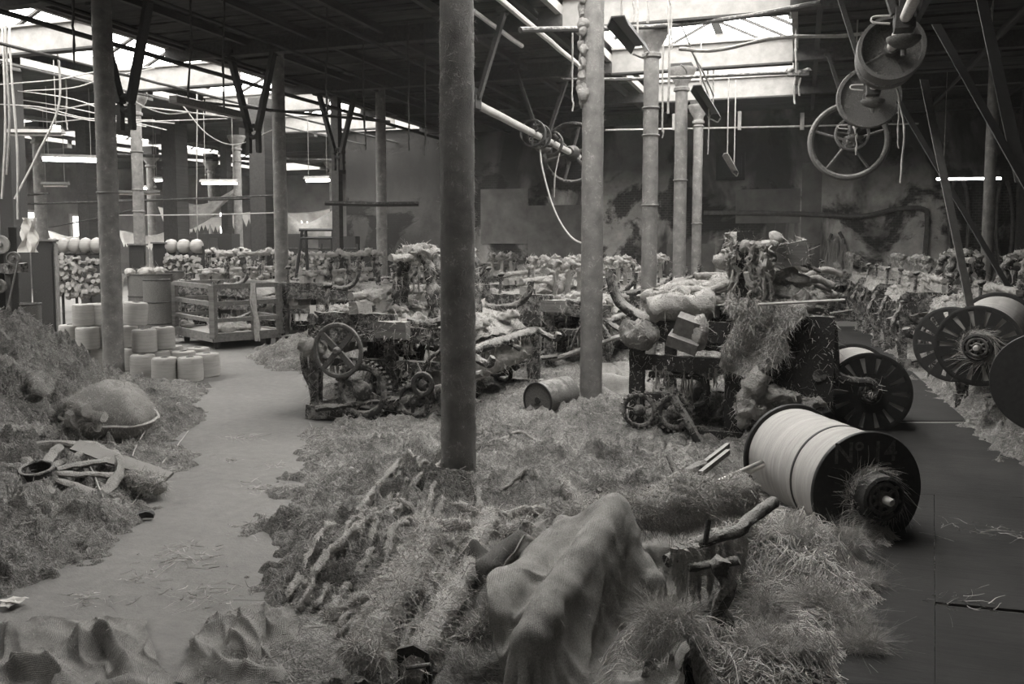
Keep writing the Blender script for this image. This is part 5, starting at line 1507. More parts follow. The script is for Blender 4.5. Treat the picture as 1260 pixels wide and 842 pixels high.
def rope(name, pts, r, mat, label, cat, group=None, k=6, lump=.0, n=6):
    m = MB(); P = spline(pts, k); m.tube(P, r, n)
    if lump: m.lump(lump, 30, 2)
    return single(m, name, M[mat], label, cat, group)
rope('rope', [SL(664) + Vector((0, 0, -.2)), pt(668, 210, 13.4), pt(682, 258, 13.0), pt(703, 292, 12.2), pt(728, 303, 11.5)], .014, 'cable', 'pale rope looping from the spoked wheel shaft down behind the second column', 'rope')
rope('rope', [SL(688) + Vector((0, 0, -.1)), pt(683, 215, 14.6), pt(682, 243, 14.6)], .014, 'fuzz_dim', 'short lint-thick cord hanging from the spoked wheel hub', 'rope', lump=.01)
# belts
def belt(a, b, w_, label, mat='belt', sag=0.0, tw=.25):
    a = Vector(a); b = Vector(b); k = 16; d = (b - a).normalized(); L = []; R_ = []
    for i in range(k + 1):
        t = i / k; p = a.lerp(b, t) - Vector((0, 0, sag * math.sin(PI * t))); an = .1 + tw * t
        s = (RT * math.cos(an) + FW * math.sin(an)); s = (s - d * s.dot(d)).normalized(); n_ = d.cross(s) * .004
        L.append([p - s * w_ / 2 - n_, p + s * w_ / 2 - n_, p + s * w_ / 2 + n_, p - s * w_ / 2 + n_, p - s * w_ / 2 - n_])
    m = MB(); m.grid(np.array([[tuple(v) for v in r_] for r_ in L])); return single(m, 'drive_belt', M[mat], label, 'belt', smooth=False)
belt(pt(1137, 98, 8.3), pt(1197, 392, 7.3), .085, 'long leather belt falling from the upper right pulley to the slotted drums', 'belt')
belt(pt(1106, 125, 9.6), pt(1240, 352, 7.9), .075, 'dark belt crossing behind the long leather belt', 'belt_dark')
belt(pt(1152, 30, 7.3), pt(1275, 250, 6.2), .085, 'dark belt slanting from the nearest hanger to the right picture edge', 'belt_dark')
belt(pt(1208, 0, 7.6), pt(1258, 225, 6.4), .10, 'broad dull belt steeply falling at the right picture edge', 'belt_dark', tw=-.2)
rope('cord', [pt(1100, 95, 8.1), pt(1108, 130, 8.1), pt(1112, 160, 8.0), pt(1108, 225, 8.0)], .010, 'fuzz_dim', 'lint-thick cord hanging below the upper right pulley', 'cord', lump=.01)
rope('cord', [pt(1107, 118, 8.3), pt(1105, 160, 8.3), pt(1106, 183, 8.3)], .009, 'fuzz_dim', 'shorter cord hanging beside the longer one below the pulley', 'cord', lump=.008)

# dark trough lamps hung under the right skylight
for pa, pb, wd, lb in (((760, 32, 9.3), (788, 66, 10.6), .24, 'dark unlit trough lamp hanging between the second column and the capital'), ((858, 112, 12.6), (880, 146, 14.4), .20, 'small dark trough lamp hanging beside the second capital'), ((893, 192, 15.0), (905, 213, 16.2), .12, 'pale lamp end hanging beside the third capital')):
    a, b = pt(*pa), pt(*pb); d = (b - a).normalized(); r = thing('trough_lamp', lb, 'lamp', (a + b) / 2); s = Vector((0, 0, 1)).cross(d).normalized(); u = d.cross(s)
    m = MB(); m.prism([(-wd / 2, 0), (-wd * .3, wd * .45), (wd * .3, wd * .45), (wd / 2, 0), (wd * .46, 0), (wd * .27, wd * .38), (-wd * .27, wd * .38), (-wd * .46, 0)], (a + b) / 2, s, u, (b - a).length)
    put(m, 'housing', M['black'] if wd > .15 else M['cable'], r, smooth=False)
    for p in (a.lerp(b, .15), a.lerp(b, .85)):
        m = MB(); m.bar(p + Vector((0, 0, wd * .4)), Vector((p.x, p.y, ZC + .02)), .012, 6); put(m, 'chain', M['fuzz_dim'], r)
    m = MB(); m.tube(spline([b - s * wd * .4, b - s * wd * .2 + Vector((0, 0, -.06)), b + s * wd * .1 + Vector((0, 0, -.03)), b + s * wd * .4], 4), .012, 6); m.lump(.006, 30); put(m, 'hanging_wire', M['fuzz'], r)

# pipes and conduits
def pipe(pts, r, label, mat='iron_bare', lump=.003, name='pipe', group=None):
    return rope(name, pts, r, mat, label, 'pipe', group, 6, lump, 8)
pipe([pt(640, 37, 9.0), pt(800, 33, 10.9), pt(905, 22, 10.7), pt(1010, 3, 10.2)], .030, 'pipe under the nearest visible girder of the right skylight', 'iron')
pipe([pt(836, 60, 11.6), pt(880, 62, 11.4), pt(960, 46, 11.2), pt(1040, 44, 11.0), pt(1106, 34, 10.8)], .024, 'sagging lint-covered conduit crossing the lower part of the right skylight', 'lint', .008)
pipe([pt(690, 98, 13.4), pt(790, 97, 13.5), pt(980, 89, 12.9)], .026, 'straight rod under the middle girder of the right skylight', 'iron')
pipe([pt(745, 160, 17.0), pt(860, 158, 17.2), pt(1000, 155, 17), pt(1130, 152, 17)], .018, 'thin level pipe just below the far end of the skylight', 'shaft')
for i, (px, py0, py1, Y, w_) in enumerate(((910, 137, 160, 17, .07), (987, 139, 160, 17, .08), (829, 140, 160, 17, .05))):
    a, b = pt(px, py0, Y), pt(px, py1, Y); m = MB(); m.box((a + b) / 2, (w_, .05, (a - b).length)); single(m, 'hanger_strap', M['girder'], ['pale strap holding the thin level pipe, middle one', 'pale strap holding the thin level pipe, rightmost one', 'pale strap holding the thin level pipe, beside the first capital column'][i], 'strap', smooth=False)
for i, (p0, p1, r_, lb) in enumerate((((-3.28, 6.5, 4.36), (-3.28, 14.5, 4.30), .035, 'bright pipe running beside the left edge of the right skylight'), ((-3.75, 5.0, 4.38), (-3.75, 11.5, 4.34), .03, 'second pipe parallel to the skylight edge, upper middle'),
        ((-8.9, 4.5, 4.30), (-8.9, 20.5, 4.30), .035, 'long dark pipe along the right edge of the left skylight'), ((-8.2, 3.5, 4.36), (-8.2, 20.5, 4.34), .03, 'dark rod parallel to the left skylight, under the boards'),
        ((-7.0, 3.5, 4.36), (-7.0, 20.5, 4.36), .025, 'thin dark rod under the boards over the left column'), ((-10.4, 4.0, 4.32), (-10.4, 24, 4.32), .025, 'thin rod crossing below the panes of the left skylight'),
        ((-11.4, 4.0, 4.30), (-11.4, 24, 4.30), .02, 'thinnest rod below the panes of the left skylight'), ((-5.6, 4.0, 4.34), (-5.6, 20.5, 4.34), .03, 'dark rod under the boards above the front left loom'),
        ((2.4, 5.0, 4.34), (2.4, 20.5, 4.34), .03, 'dark rod under the boards above the aisle'), ((4.2, 5.0, 4.34), (4.2, 20.5, 4.34), .03, 'dark rod under the boards above the right hand looms'))):
    m = MB(); m.bar(p0, p1, r_, 8, .4); m.lump(.008, 3); single(m, 'pipe', M['shaft'] if i < 2 else M['timber'], lb, 'pipe')
# chain links and hooks at the skylight's right edge
for i, (px, py0, py1, Y) in enumerate(((981, 22, 90, 12.2), (979, 92, 128, 12.9), (985, 96, 118, 12.9))):
    rope('hanging_rod', [pt(px, py0, Y), pt(px - 2, (py0 + py1) / 2, Y), pt(px - 1, py1, Y)], .016, 'lint', ['lint-furred rod hanging at the right edge of the right skylight', 'twisted cord hanging below the furred rod at the skylight edge', 'short cord end beside the twisted cord'][i], 'rod', lump=.008)
for i, (px, py, Y) in enumerate(((984, 18, 12.2), (982, 90, 12.9))):
    c = pt(px, py, Y); m = MB(); m.box(c, (.3, .10, .09), None, .04); m.blob(c + Vector((-.1, 0, .03)), (.08, .06, .06), 6); m.blob(c + Vector((.12, 0, .02)), (.07, .06, .05), 6); m.lump(.02, 14)
    single(m, 'rod_clamp', M['iron_thick'], ['upper lint-clogged clamp at the right edge of the skylight', 'lower lint-clogged clamp at the right edge of the skylight'][i], 'clamp')
# stays from the column capitals
for i, (p, q) in enumerate((((823, 0, 10.9), (862, 90, 12.9)), ((838, 80, 12), (845, 90, 13)), ((862, 92, 13.2), (876, 140, 14.4)), ((846, 55, 12), (878, 118, 13.6)))):
    rope('stay_wire', [pt(*p), pt((p[0] + q[0]) / 2 + 2, (p[1] + q[1]) / 2, (p[2] + q[2]) / 2), pt(*q)], .012, 'lint', ['furred wire slanting down past the first capital', 'short furred wire between the first and second capital', 'furred wire from the second to the third capital', 'furred wire slanting behind the first capital'][i], 'wire', lump=.005)
for i, (px, y0, y1, Y) in enumerate(((822, 0, 140, 10.2), (826, 40, 60, 10.2), (815, 150, 170, 12), (871, 100, 190, 14), (797, 0, 28, 10), (779, 0, 28, 10), (704, 115, 137, 12))):
    rope('cord', [to_roof(pt(px, y0, Y)), pt(px, y0 + 1, Y), pt(px + 1.5, (y0 + y1) / 2, Y), pt(px, y1, Y)], .013, 'fuzz_dim' if i > 1 else 'lint', ['long furred cord hanging in front of the first capital column', 'bright bit of cord beside the long furred cord', 'cord end right of the first capital column', 'furred cord between the second and third capital columns', 'cord hanging from the top edge beside the trough lamp', 'cord holding the dark trough lamp at the top edge', 'cord end hanging from the bright pipe left of the second column'][i], 'cord', lump=.008)
for i, (px, y0, y1, Y) in enumerate(((234, 0, 120, 9.5), (276, 15, 135, 10), (90, 0, 80, 9.0), (82, 130, 160, 16), (243, 95, 340, 17), (448, 145, 185, 12), (503, 140, 185, 12), (523, 145, 192, 12), (403, 60, 140, 11), (1222, 0, 60, 11), (1052, 150, 190, 12))):
    rope('cord', [to_roof(pt(px, y0, Y)), pt(px, y0 + 1, Y), pt(px + random.uniform(-2, 2), y0 + (y1 - y0) * .4, Y), pt(px + random.uniform(-3, 3), y1, Y)], .012, 'timber' if i in (0, 1, 2, 5, 6, 7, 8) else 'fuzz_dim',
         ['dark cord hanging from the boards right of the left column', 'knotted dark cord hanging above the wooden bar lamp', 'tangled cord hanging from the boards, upper left', 'cord holding the left lamp', 'long chain hanging to the machines beyond the cart', 'string of lint hanging left of the nearest column', 'lint string close to the nearest column, left of two',
          'lint string closest to the nearest column', 'dark cord hanging over the twin arches', 'cord hanging near the upper right corner', 'cord below the big spoked wheel on the right'][i], 'cord', lump=.012)

# pale cables slung across the upper left
ends = [((-10, 108), (90, 122), (150, 145), (215, 152)), ((-10, 118), (60, 128), (120, 140), (205, 160)), ((-10, 128), (50, 132), (110, 146), (190, 148)), ((0, 104), (70, 98), (120, 88), (160, 86)), ((30, 112), (90, 108), (130, 96), (190, 84)),
        ((-10, 122), (80, 142), (140, 150), (280, 146)), ((5, 132), (75, 134), (135, 128), (290, 145)), ((150, 112), (175, 130), (205, 140), (235, 138)), ((225, 130), (255, 165), (290, 178), (335, 160)), ((-10, 140), (60, 150), (120, 146), (180, 156))]
nm_ = ['lowest of the bundle at the left edge', 'slack, second in the bundle at the left edge', 'crossing the slim banded column', 'rising to the bright panes, leftmost', 'rising toward the left column top', 'long, reaching past the slim banded column', 'nearly level, reaching the wooden lamp bar', 'short, sagging right of the left column', 'deeply sagging to the slim ringed column', 'dim, below the bundle at the left edge']
for i, e in enumerate(ends):
    Y = [15, 15.5, 14.5, 14, 14, 15, 16, 13.5, 15, 15.8][i]
    rope('overhead_cable', [pt(px, py, Y) for px, py in e], .010 if i != 6 else .014, 'cable', 'pale overhead cable, ' + nm_[i], 'cable')
for i, (p, q, Y, lb) in enumerate((((73, 125), (18, 245), 13, 'pale rope slanting down to the machine at the left edge'), ((5, 85), (2, 245), 12, 'pale rope hanging at the left picture edge'), ((14, 88), (22, 270), 12, 'second pale rope hanging at the left, swinging inward'), ((9, 90), (8, 215), 12, 'lint-furred rope hanging between the two left edge ropes'))):
    rope('rope', [to_roof(pt(*p, Y)), pt(p[0], p[1] + 1, Y), pt((p[0] + q[0]) / 2 + 3, (p[1] + q[1]) / 2, Y), pt(*q, Y)], .016, 'cable' if i != 3 else 'fuzz_dim', lb, 'rope', lump=.004)
# level rails and pipes through the far hall
for i, (p, q, Y, r_) in enumerate((((0, 252), (350, 240), 17, .02), ((130, 247), (345, 243), 18, .03), ((60, 280), (165, 258), 16, .014), ((140, 265), (340, 262), 17, .012), ((215, 122), (480, 150), 13, .022), ((130, 190), (440, 198), 24, .05), ((400, 250), (515, 251), 16, .05), ((0, 240), (60, 238), 17, .025))):
    rope('rail', [pt(*p, Y), pt((p[0] + q[0]) / 2, (p[1] + q[1]) / 2 + 1, Y), pt(*q, Y)], r_, 'iron_bare' if i not in (3,) else 'cable', 'level ' + ['thin rail crossing the left part of the far hall', 'thick rail between the slim column and the smooth one', 'wire stretched left of the left column', 'pale string between the slim columns', 'wire under the roof behind the smooth grey column', 'girder-like rail deep in the far hall', 'shelf-like rail over the twin arches', 'rail at the left picture edge'][i], 'rail')
# wooden bar slung under the left skylight
a, b = pt(213, 122, 12.0), pt(296, 142, 13.4); m = MB(); m.box((a + b) / 2, (.13, (b - a).length, .10), (b - a).to_track_quat('Y', 'Z').to_matrix()); single(m, 'hanging_bar', M['wood_dusty'], 'wooden bar slung level under the left skylight', 'bar', smooth=False)

# fluorescent lamps
def lamp(px, py, Y, Lr, ang, label, lit=True, house=True, r=.02):
    c = pt(px, py, Y); d = RT * math.cos(ang) + FW * math.sin(ang); o = thing('fluorescent_lamp', label, 'lamp', c)
    if house:
        m = MB(); u = Vector((0, 0, 1)); s = u.cross(d).normalized(); m.prism([(-.10, .03), (-.04, .09), (.04, .09), (.10, .03)], c, s, u, Lr + .06); put(m, 'housing', M['girder'], o, smooth=False)
    m = MB(); m.bar(c - d * Lr / 2, c + d * Lr / 2, r, 10); put(m, 'tube', M['lamp'] if lit else M['paper'], o)
    for sg in (-.8, .8):
        q = c + d * Lr * sg / 2; m = MB(); m.bar(q + Vector((0, 0, .08)), Vector((q.x, q.y, ZC + .06)), .006, 5); put(m, 'suspension_wire', M['fuzz_dim'], o)
    return o
lamp(86, 196, 17.0, .95, .3, 'brightest fluorescent lamp, just left of the left column', r=.05)
lamp(44, 166, 14.5, .85, .05, 'unlit white fluorescent fitting at the upper left', lit=False)
lamp(270, 226, 18.5, .75, 0, 'lit fluorescent tube left of the slim ringed column')
lamp(391, 222, 19.0, .55, -.25, 'lit fluorescent tube right of the smooth grey column', r=.035)
lamp(68, 229, 19.0, .5, .1, 'small fluorescent fitting below the brightest lamp, left', lit=False)
lamp(166, 239, 21.0, 1.2, .05, 'dim lamp fitting beside the slim banded column', lit=False)
lamp(200, 222, 24.0, .45, -.2, 'small lit fluorescent lamp right of the slim banded column', r=.035)
lamp(183, 232, 25.0, .35, .1, 'tiny lit fluorescent lamp behind the slim banded column', r=.035)
lamp(1192, 220, 15.5, 1.1, -.1, 'single lit fluorescent tube before the plastered wall at the right', r=.022, house=False)

# conduit and loops of hose on the back wall (wall plane)
def onw(px, py, off=.06):
    p = pt(px, py, 10.0); o = Vector((0, 0, CAM_Z)); k = (B1 - off) / p.y; return o + (p - o) * k
pipe([onw(866, 262), onw(930, 262), onw(1000, 264), onw(1060, 266), onw(1100, 258), onw(1135, 257), onw(1141, 270), onw(1138, 318)], .055, 'lint-thick cable along the plastered wall, turning down at its right end', 'cable_dark', .015, 'wall_cable')
for i, (px, py, w_, h_) in enumerate(((1029, 318, 12, 34), (1180, 275, 12, 60), (1236, 275, 10, 55))):
    P = [onw(px + w_ * math.cos(t), py + h_ * math.sin(t), .09) for t in np.linspace(-PI * .4, PI * 1.35, 12)]
    rope('hose_loop', P, .04, 'cable_dark', ['drooping loop of hose on the wall above the aisle', 'looped hose hanging on the wall left of the right iron column', 'looped hose hanging on the wall at the right edge'][i], 'hose', lump=.01)
m = MB(); a, b = onw(1013, 380), onw(1045, 300)
for _ in range(22):
    x = random.uniform(1018, 1042); m.tube(spline([onw(x, random.uniform(292, 310), .12), onw(x + random.uniform(-6, 6), 335, .16), onw(x + random.uniform(-6, 6), random.uniform(345, 372), .12)], 4), .03, 5)
m.lump(.03, 8); single(m, 'hanging_yarn', M['lint_dim'], 'hank of grey yarn hanging on the wall above the aisle', 'yarn', kind='stuff')
a, b = onw(881, 222), onw(917, 188); m = MB(); m.box(((a.x + b.x) / 2, B1 - .06, (a.z + b.z) / 2), (b.x - a.x, .12, b.z - a.z)); r = thing('wall_hatch', 'dark framed hatch high on the plastered wall right of the capital columns', 'hatch', ((a.x + b.x) / 2, B1 - .06, a.z)); put(m, 'frame', M['iron_bare'], r, smooth=False)
m = MB(); m.box(((a.x + b.x) / 2, B1 - .135, (a.z + b.z) / 2), (b.x - a.x - .14, .03, b.z - a.z - .14)); put(m, 'panel', M['black'], r, smooth=False)
# plastered panels standing proud of the brick
for i, (x0, x1, y0, y1) in enumerate(((592, 650, 232, 300), (650, 722, 252, 318), (905, 985, 232, 275), (820, 880, 300, 345), (985, 1012, 200, 300))):
    a, b = onw(x0, y1, 0), onw(x1, y0, 0); m = MB()
    m.box(((a.x + b.x) / 2, B1 - .015, (a.z + b.z) / 2), (b.x - a.x, .03, b.z - a.z)); ob = put(m, 'plaster_panel', M['plaster'], wb, smooth=False)
# ------------------------------------------------------------------ left side: packages, cart, cans, machines
# stacked yarn packages
PK = None
def package(px, Y, z, label, tilt=0.0):
    global PK
    c = pt(px, 300, Y); R = .146
    if PK is None:
        m = MB(); m.lathe((0, 0, 0), (0, 0, 1), [(0, R * .9), (.012, R * .99), (.06, R * 1.0), (.20, R * .985), (.262, R * .97), (.278, R * .88), (.282, R * .35), (.265, .03)], 36); m.lump(.004, 20, 2)
        PK = thing('yarn_package', label, 'yarn package', (c.x, c.y, z), 'yarn packages stacked round the left column')
        w_ = m.build('winding', M['cone_yarn'], PK)
        m = MB(); m.lathe((0, 0, .0), (0, 0, 1), [(.266, .045), (.286, .045), (.286, .035), (.266, .035)], 16, False); m.build('tube_end', M['wood'], PK)
        o = PK
    else:
        o = copy_tree(PK, None, (c.x, c.y, z)); o['label'] = label
    o.rotation_euler = (tilt, tilt * .4, random.uniform(0, 6))
    return o
h = .282
for px, Y, z, lb in ((198, 9.86, 0, 'yarn package at the front of the bottom layer, second from the right'), (230, 9.90, 0, 'yarn package at the front right of the bottom layer'), (171, 10.12, 0, 'yarn package in the bottom layer, third from the right in front'),
        (251, 10.25, 0, 'rightmost yarn package of the bottom layer, partly hidden'), (222, 10.45, 0, 'yarn package in the second row of the bottom layer, behind the front right one'), (157, 10.75, 0, 'yarn package just right of the left column, bottom layer'),
        (190, 10.5, 0, 'yarn package in the second row of the bottom layer, its top under the pile'), (95, 10.7, 0, 'leftmost yarn package of the bottom layer, behind the waste heap'), (121, 10.75, 0, 'yarn package of the bottom layer touching the left column'), (207, 11.0, 0, 'yarn package at the back of the bottom layer'), (240, 10.8, 0, 'yarn package at the back right of the bottom layer'), (176, 11.0, 0, 'yarn package at the back of the bottom layer behind the column'),
        (83, 10.95, h, 'leftmost yarn package of the middle layer'), (104, 10.65, h, 'second yarn package from the left in the middle layer'), (128, 10.85, h, 'yarn package of the middle layer half behind the left column'),
        (151, 10.85, h, 'yarn package of the middle layer right against the column'), (174, 10.35, h, 'yarn package of the middle layer under the topmost right one'), (197, 10.65, h, 'rightmost yarn package of the middle layer'),
        (101, 10.75, 2 * h, 'leftmost yarn package of the top layer'), (122, 10.85, 2 * h, 'yarn package of the top layer behind the left column')):
    package(px, Y, z, lb)
package(162, 10.55, 2 * h + .035, 'tilted yarn package on top right of the stack', .10)

# slatted cart
c0, cl, cr = pt(260, 300, 12.7), pt(213, 300, 13.9), pt(342, 300, 13.45)
for v in (c0, cl, cr): v.z = 0
cb = cl + cr - c0
root = thing('slatted_cart', 'flat wooden cart with open slatted sides standing beside the smooth grey column', 'cart', (c0 + cb) / 2)
up = Vector((0, 0, 1))
for v in (c0, cl, cr, cb):
    m = MB(); m.box(v + up * .58, (.09 if v is c0 else .07, .08, .80)); put(m, 'corner_post', M['cart'], root, smooth=False)
for a, b in ((c0, cl), (c0, cr), (cl, cb), (cr, cb)):
    for z, hh in ((.96, .07), (.70, .07), (.45, .06), (.19, .13)):
        m = MB(); d = b - a; m.box((a + b) / 2 + up * z, (d.length, .035, hh), d.to_track_quat('X', 'Z').to_matrix()); put(m, 'side_slat', M['cart'], root, smooth=False)
a, b = c0, cr; p = a.lerp(b, .60); m = MB(); m.box(p + up * .58, (.07, .06, .80)); put(m, 'middle_post', M['cart'], root, smooth=False)
m = MB(); vs = [tuple(v + up * .23) for v in (c0, cr, cb, cl)] + [tuple(v + up * .20) for v in (c0, cr, cb, cl)]; m.add(vs, [(0, 1, 2, 3), (7, 6, 5, 4), (0, 4, 5, 1), (1, 5, 6, 2), (2, 6, 7, 3), (3, 7, 4, 0)]); put(m, 'deck', M['wood_dusty'], root, smooth=False)
for v in (c0, cl, cr, cb):
    q = v.lerp((c0 + cb) / 2, .22) + up * .075; m = MB(); m.lathe(q - RT * .02, RT, [(0, .075), (.045, .075)], 16); put(m, 'caster', M['black'], root)
m = MB(); cc = (c0 + cb) / 2
for i in range(26):
    q = c0.lerp(cr, random.random()).lerp(cl.lerp(cb, random.random()), random.uniform(.1, .9)); m.blob((q.x, q.y, .26 + random.uniform(0, .08)), (random.uniform(.05, .14), random.uniform(.05, .12), random.uniform(.03, .07)), 6)
m.lump(.04, 10); o = put(m, 'lint_load', M['lint'], root, 'stuff'); fuzz([m], 1800, M['fuzz'], root, (.02, .06), .005, .5)
m = MB(); q = c0.lerp(cr, .62) - FW * .06
for s in range(8): m.tube(spline([q + up * 1.0 + RT * random.uniform(-.04, .04), q + up * .7 + RT * random.uniform(-.05, .05) - FW * .03, q + up * .35 + RT * random.uniform(-.05, .08), q + up * .1 + RT * random.uniform(0, .12)], 5), .011, 5)
put(m, 'hanging_twine', M['fuzz'], root, 'stuff')

# fibre cans behind the packages
def can(px, Y, R, hgt, label, rim=True, mat='drum_metal'):
    c = pt(px, 300, Y); r = thing('fibre_can', label, 'can', (c.x, c.y, 0)); m = MB()
    m.lathe((c.x, c.y, 0), up, [(0, R * .96), (.01, R)] + [(hgt * k / 10, R * (1 + (.012 if k % 3 == 0 else 0))) for k in range(1, 10)] + [(hgt - .01, R), (hgt, R * .97), (hgt - .02, R * .93), (hgt - .05, .02)], 36); bd = put(m, 'body', M[mat], r)
    for z in (hgt * .33, hgt * .66, hgt):
        m = MB(); m.ring((c.x, c.y, z), up, R * 1.005, .010, 36, 6); put(m, 'hoop', M['iron_bare'], bd)
    return r, c
can(191, 13.5, .20, 1.03, 'front dark fibre can between the stacked packages and the slatted cart')
r, c = can(184, 14.6, .36, 1.08, 'wide fibre can behind the narrow one, heaped with lint')
m = MB()
for _ in range(22): a = random.uniform(0, 6.3); q = random.uniform(0, .34); m.blob((c.x + q * math.cos(a), c.y + q * math.sin(a), 1.12), (.09, .08, .06), 6)
m.lump(.04, 12); put(m, 'lint_heap', M['lint'], r, 'stuff'); fuzz([m], 1500, M['fuzz'], r, (.02, .06), .005, .2)
m = MB(); hanging(m, (c.x - .4, c.y - .3, 1.1), (c.x - .2, c.y - .38, 1.1), 14, .1, .4, .012); put(m, 'hanging_lint', M['lint'], r, 'stuff')
can(212, 14.8, .2, 1.12, 'fibre can half hidden behind the cart corner, right of the wide one')
can(27, 11.6, .20, .78, 'dusty dark barrel at the left behind the waste heap')

# dark cabinets
def cabinet(px0, px1, ytop, Y, dep, label, side=None):
    a, b = pt(px0, ytop, Y), pt(px1, ytop, Y); w_ = (b - a).length; zt = a.z; c = (a + b) / 2; r = thing('machine_cabinet', label, 'cabinet', (c.x, c.y, 0))
    q = Matrix.Rotation(YAW + (.35 if side else 0), 3, 'Z'); m = MB(); m.box((c.x, c.y + dep / 2, zt / 2), (w_, dep, zt), q); put(m, 'body', M['black'], r, smooth=False)
    m = MB(); m.box((c.x, c.y + dep / 2, zt + .015), (w_ + .06, dep + .06, .03), q); put(m, 'top', M['wood_dusty'], r, smooth=False)
    fx = q @ Vector((0, -dep / 2 - .012, 0)); m = MB(); m.box((c.x + fx.x, c.y + dep / 2 + fx.y, zt * .5), (w_ * .86, .02, zt * .86), q); put(m, 'door', M['iron_bare'], r, smooth=False)
    fx = q @ Vector((w_ / 2 + .012, 0, 0)); m = MB(); m.box((c.x + fx.x, c.y + dep / 2 + fx.y, zt * .5), (.02, dep * .9, zt * .96), q); put(m, 'side_panel', M['wood'], r, smooth=False)
cabinet(30, 54, 297, 13.2, .35, 'black cabinet with a pale side standing behind the barrel at the left', True)
cabinet(148, 166, 302, 15.5, .5, 'dark cabinet right of the left column behind the fibre cans', True)
cabinet(184, 200, 300, 16.5, .4, 'dark cabinet behind the slim banded column foot')

# machine at the left edge with pulleys
c = pt(4, 300, 11.2); r = thing('winding_machine', 'winding machine with round pulleys cut by the left picture edge', 'machine', (c.x, c.y, 0))
for px, py, R in ((3, 301, .12), (19, 318, .09), (2, 352, .09)):
    q = pt(px, py, 11.1); m = MB(); m.lathe(q - FW * .03, -FW, [(0, R), (.03, R), (.035, R * .8), (.02, R * .75), (.02, R * .3), (.05, R * .25), (.05, .01)], 28); put(m, 'pulley', M['wheel'] if R < .1 else M['girder'], r)
for px, y0, y1 in ((14, 280, 400), (-2, 290, 410)):
    a, b = pt(px, y0, 11.2), pt(px, y1, 11.2); m = MB(); m.box((a + b) / 2 , (.10, .12, (a - b).length)); put(m, 'frame_post', M['iron_bare'], r, smooth=False)
m = MB(); m.bar(pt(22, 322, 11.0), pt(8, 385, 11.0), .012, 6); put(m, 'belt', M['belt'], r)
m = MB(); m.box(pt(5, 330, 11.3), (.5, .3, .12), None, .1); m.lump(.02, 10); put(m, 'bed', M['iron_thick'], r)
c = pt(30, 398, 11.0); m = MB(); m.lathe((c.x, c.y, c.z - .12), up, [(0, .055), (.01, .055), (.012, .03), (.15, .03), (.152, .055), (.162, .055)], 18); single(m, 'bobbin', M['girder'], 'pale bobbin standing in front of the dusty barrel', 'bobbin')
# cloth rag
q = pt(32, 268, 12.5); m = MB()
G = [[tuple(q + RT * (.02 + .16 * (u / 8 - .5) * (1 + v / 12) + .03 * math.sin(v * .9 + u)) + FW * (.04 * math.sin(u * 1.7 + v * .3)) - up * (v * .042)) for u in range(9)] for v in range(13)]
m.grid(np.array(G)); G2 = np.array(G); G2[..., 1] += .006; m.grid(G2[::-1]); single(m, 'rag', M['paper'], 'pale rag hanging at the left in front of the far hall', 'rag')

# creel with packages on top and bobbins below
def creel(px0, px1, py, Y, n, label, Rk, drop, name='creel', bob=90, g='packages on the creels'):
    a, b = pt(px0, py, Y), pt(px1, py, Y); r = thing('bobbin_creel', label, 'creel', ((a.x + b.x) / 2, (a.y + b.y) / 2, 0)); d = (b - a).normalized()
    for z in (a.z - Rk * 1.1, a.z - .35, a.z - .65):
        m = MB(); m.bar((a.x, a.y, z), (b.x, b.y, z), .02, 6); put(m, 'rail', M['iron_bare'], r)
    for k in range(5):
        q = a.lerp(b, k / 4); m = MB(); m.bar((q.x, q.y, 0), (q.x, q.y, a.z), .025, 6); put(m, 'upright', M['iron_bare'], r)
    m = MB()
    for _ in range(bob):
        q = a.lerp(b, random.uniform(.05, .95)) + Vector((0, 0, -random.uniform(.2, drop))) - FW * random.uniform(0, .12); dd = (FW * -1 + RT * random.uniform(-.6, .6) + up * random.uniform(-.2, .5)).normalized()
        m.lathe(q, dd, [(0, .045), (.015, .045), (.02, .025), (.14, .02), (.145, .038), (.155, .038), (.156, .012)], 10)
    put(m, 'small_bobbins', M['lint'], r, 'stuff')
    for k in range(n):
        q = a.lerp(b, (k + .5) / n); m = MB(); pl = (b - a).length / n * .86; m.lathe(q - d * pl / 2, d, [(0, Rk * .6), (.03, Rk * .86), (pl * .5, Rk), (pl - .03, Rk * .86), (pl, Rk * .6)], 20)
        o = single(m, 'yarn_package', M['cone_yarn'], ['leftmost', 'second', 'third', 'fourth', 'fifth'][k] + ' yarn package in the row along the top of the ' + name, 'yarn package', 'yarn packages in the row on the ' + name)
    return r
creel(58, 126, 302, 15.5, 5, 'creel crowded with small bobbins left of the left column', .145, .95, 'left creel', 130)
creel(203, 250, 303, 16.6, 3, 'creel with yarn packages beyond the fibre cans', .14, .5, 'creel behind the fibre cans', 50)
creel(350, 440, 300, 19.5, 0, 'rack of dark bobbins behind the arched loom tops', .1, .8, 'far rack', 130)
creel(262, 330, 306, 18.5, 0, 'bobbin rack seen through the slatted cart top', .1, .7, 'cart rack', 90)

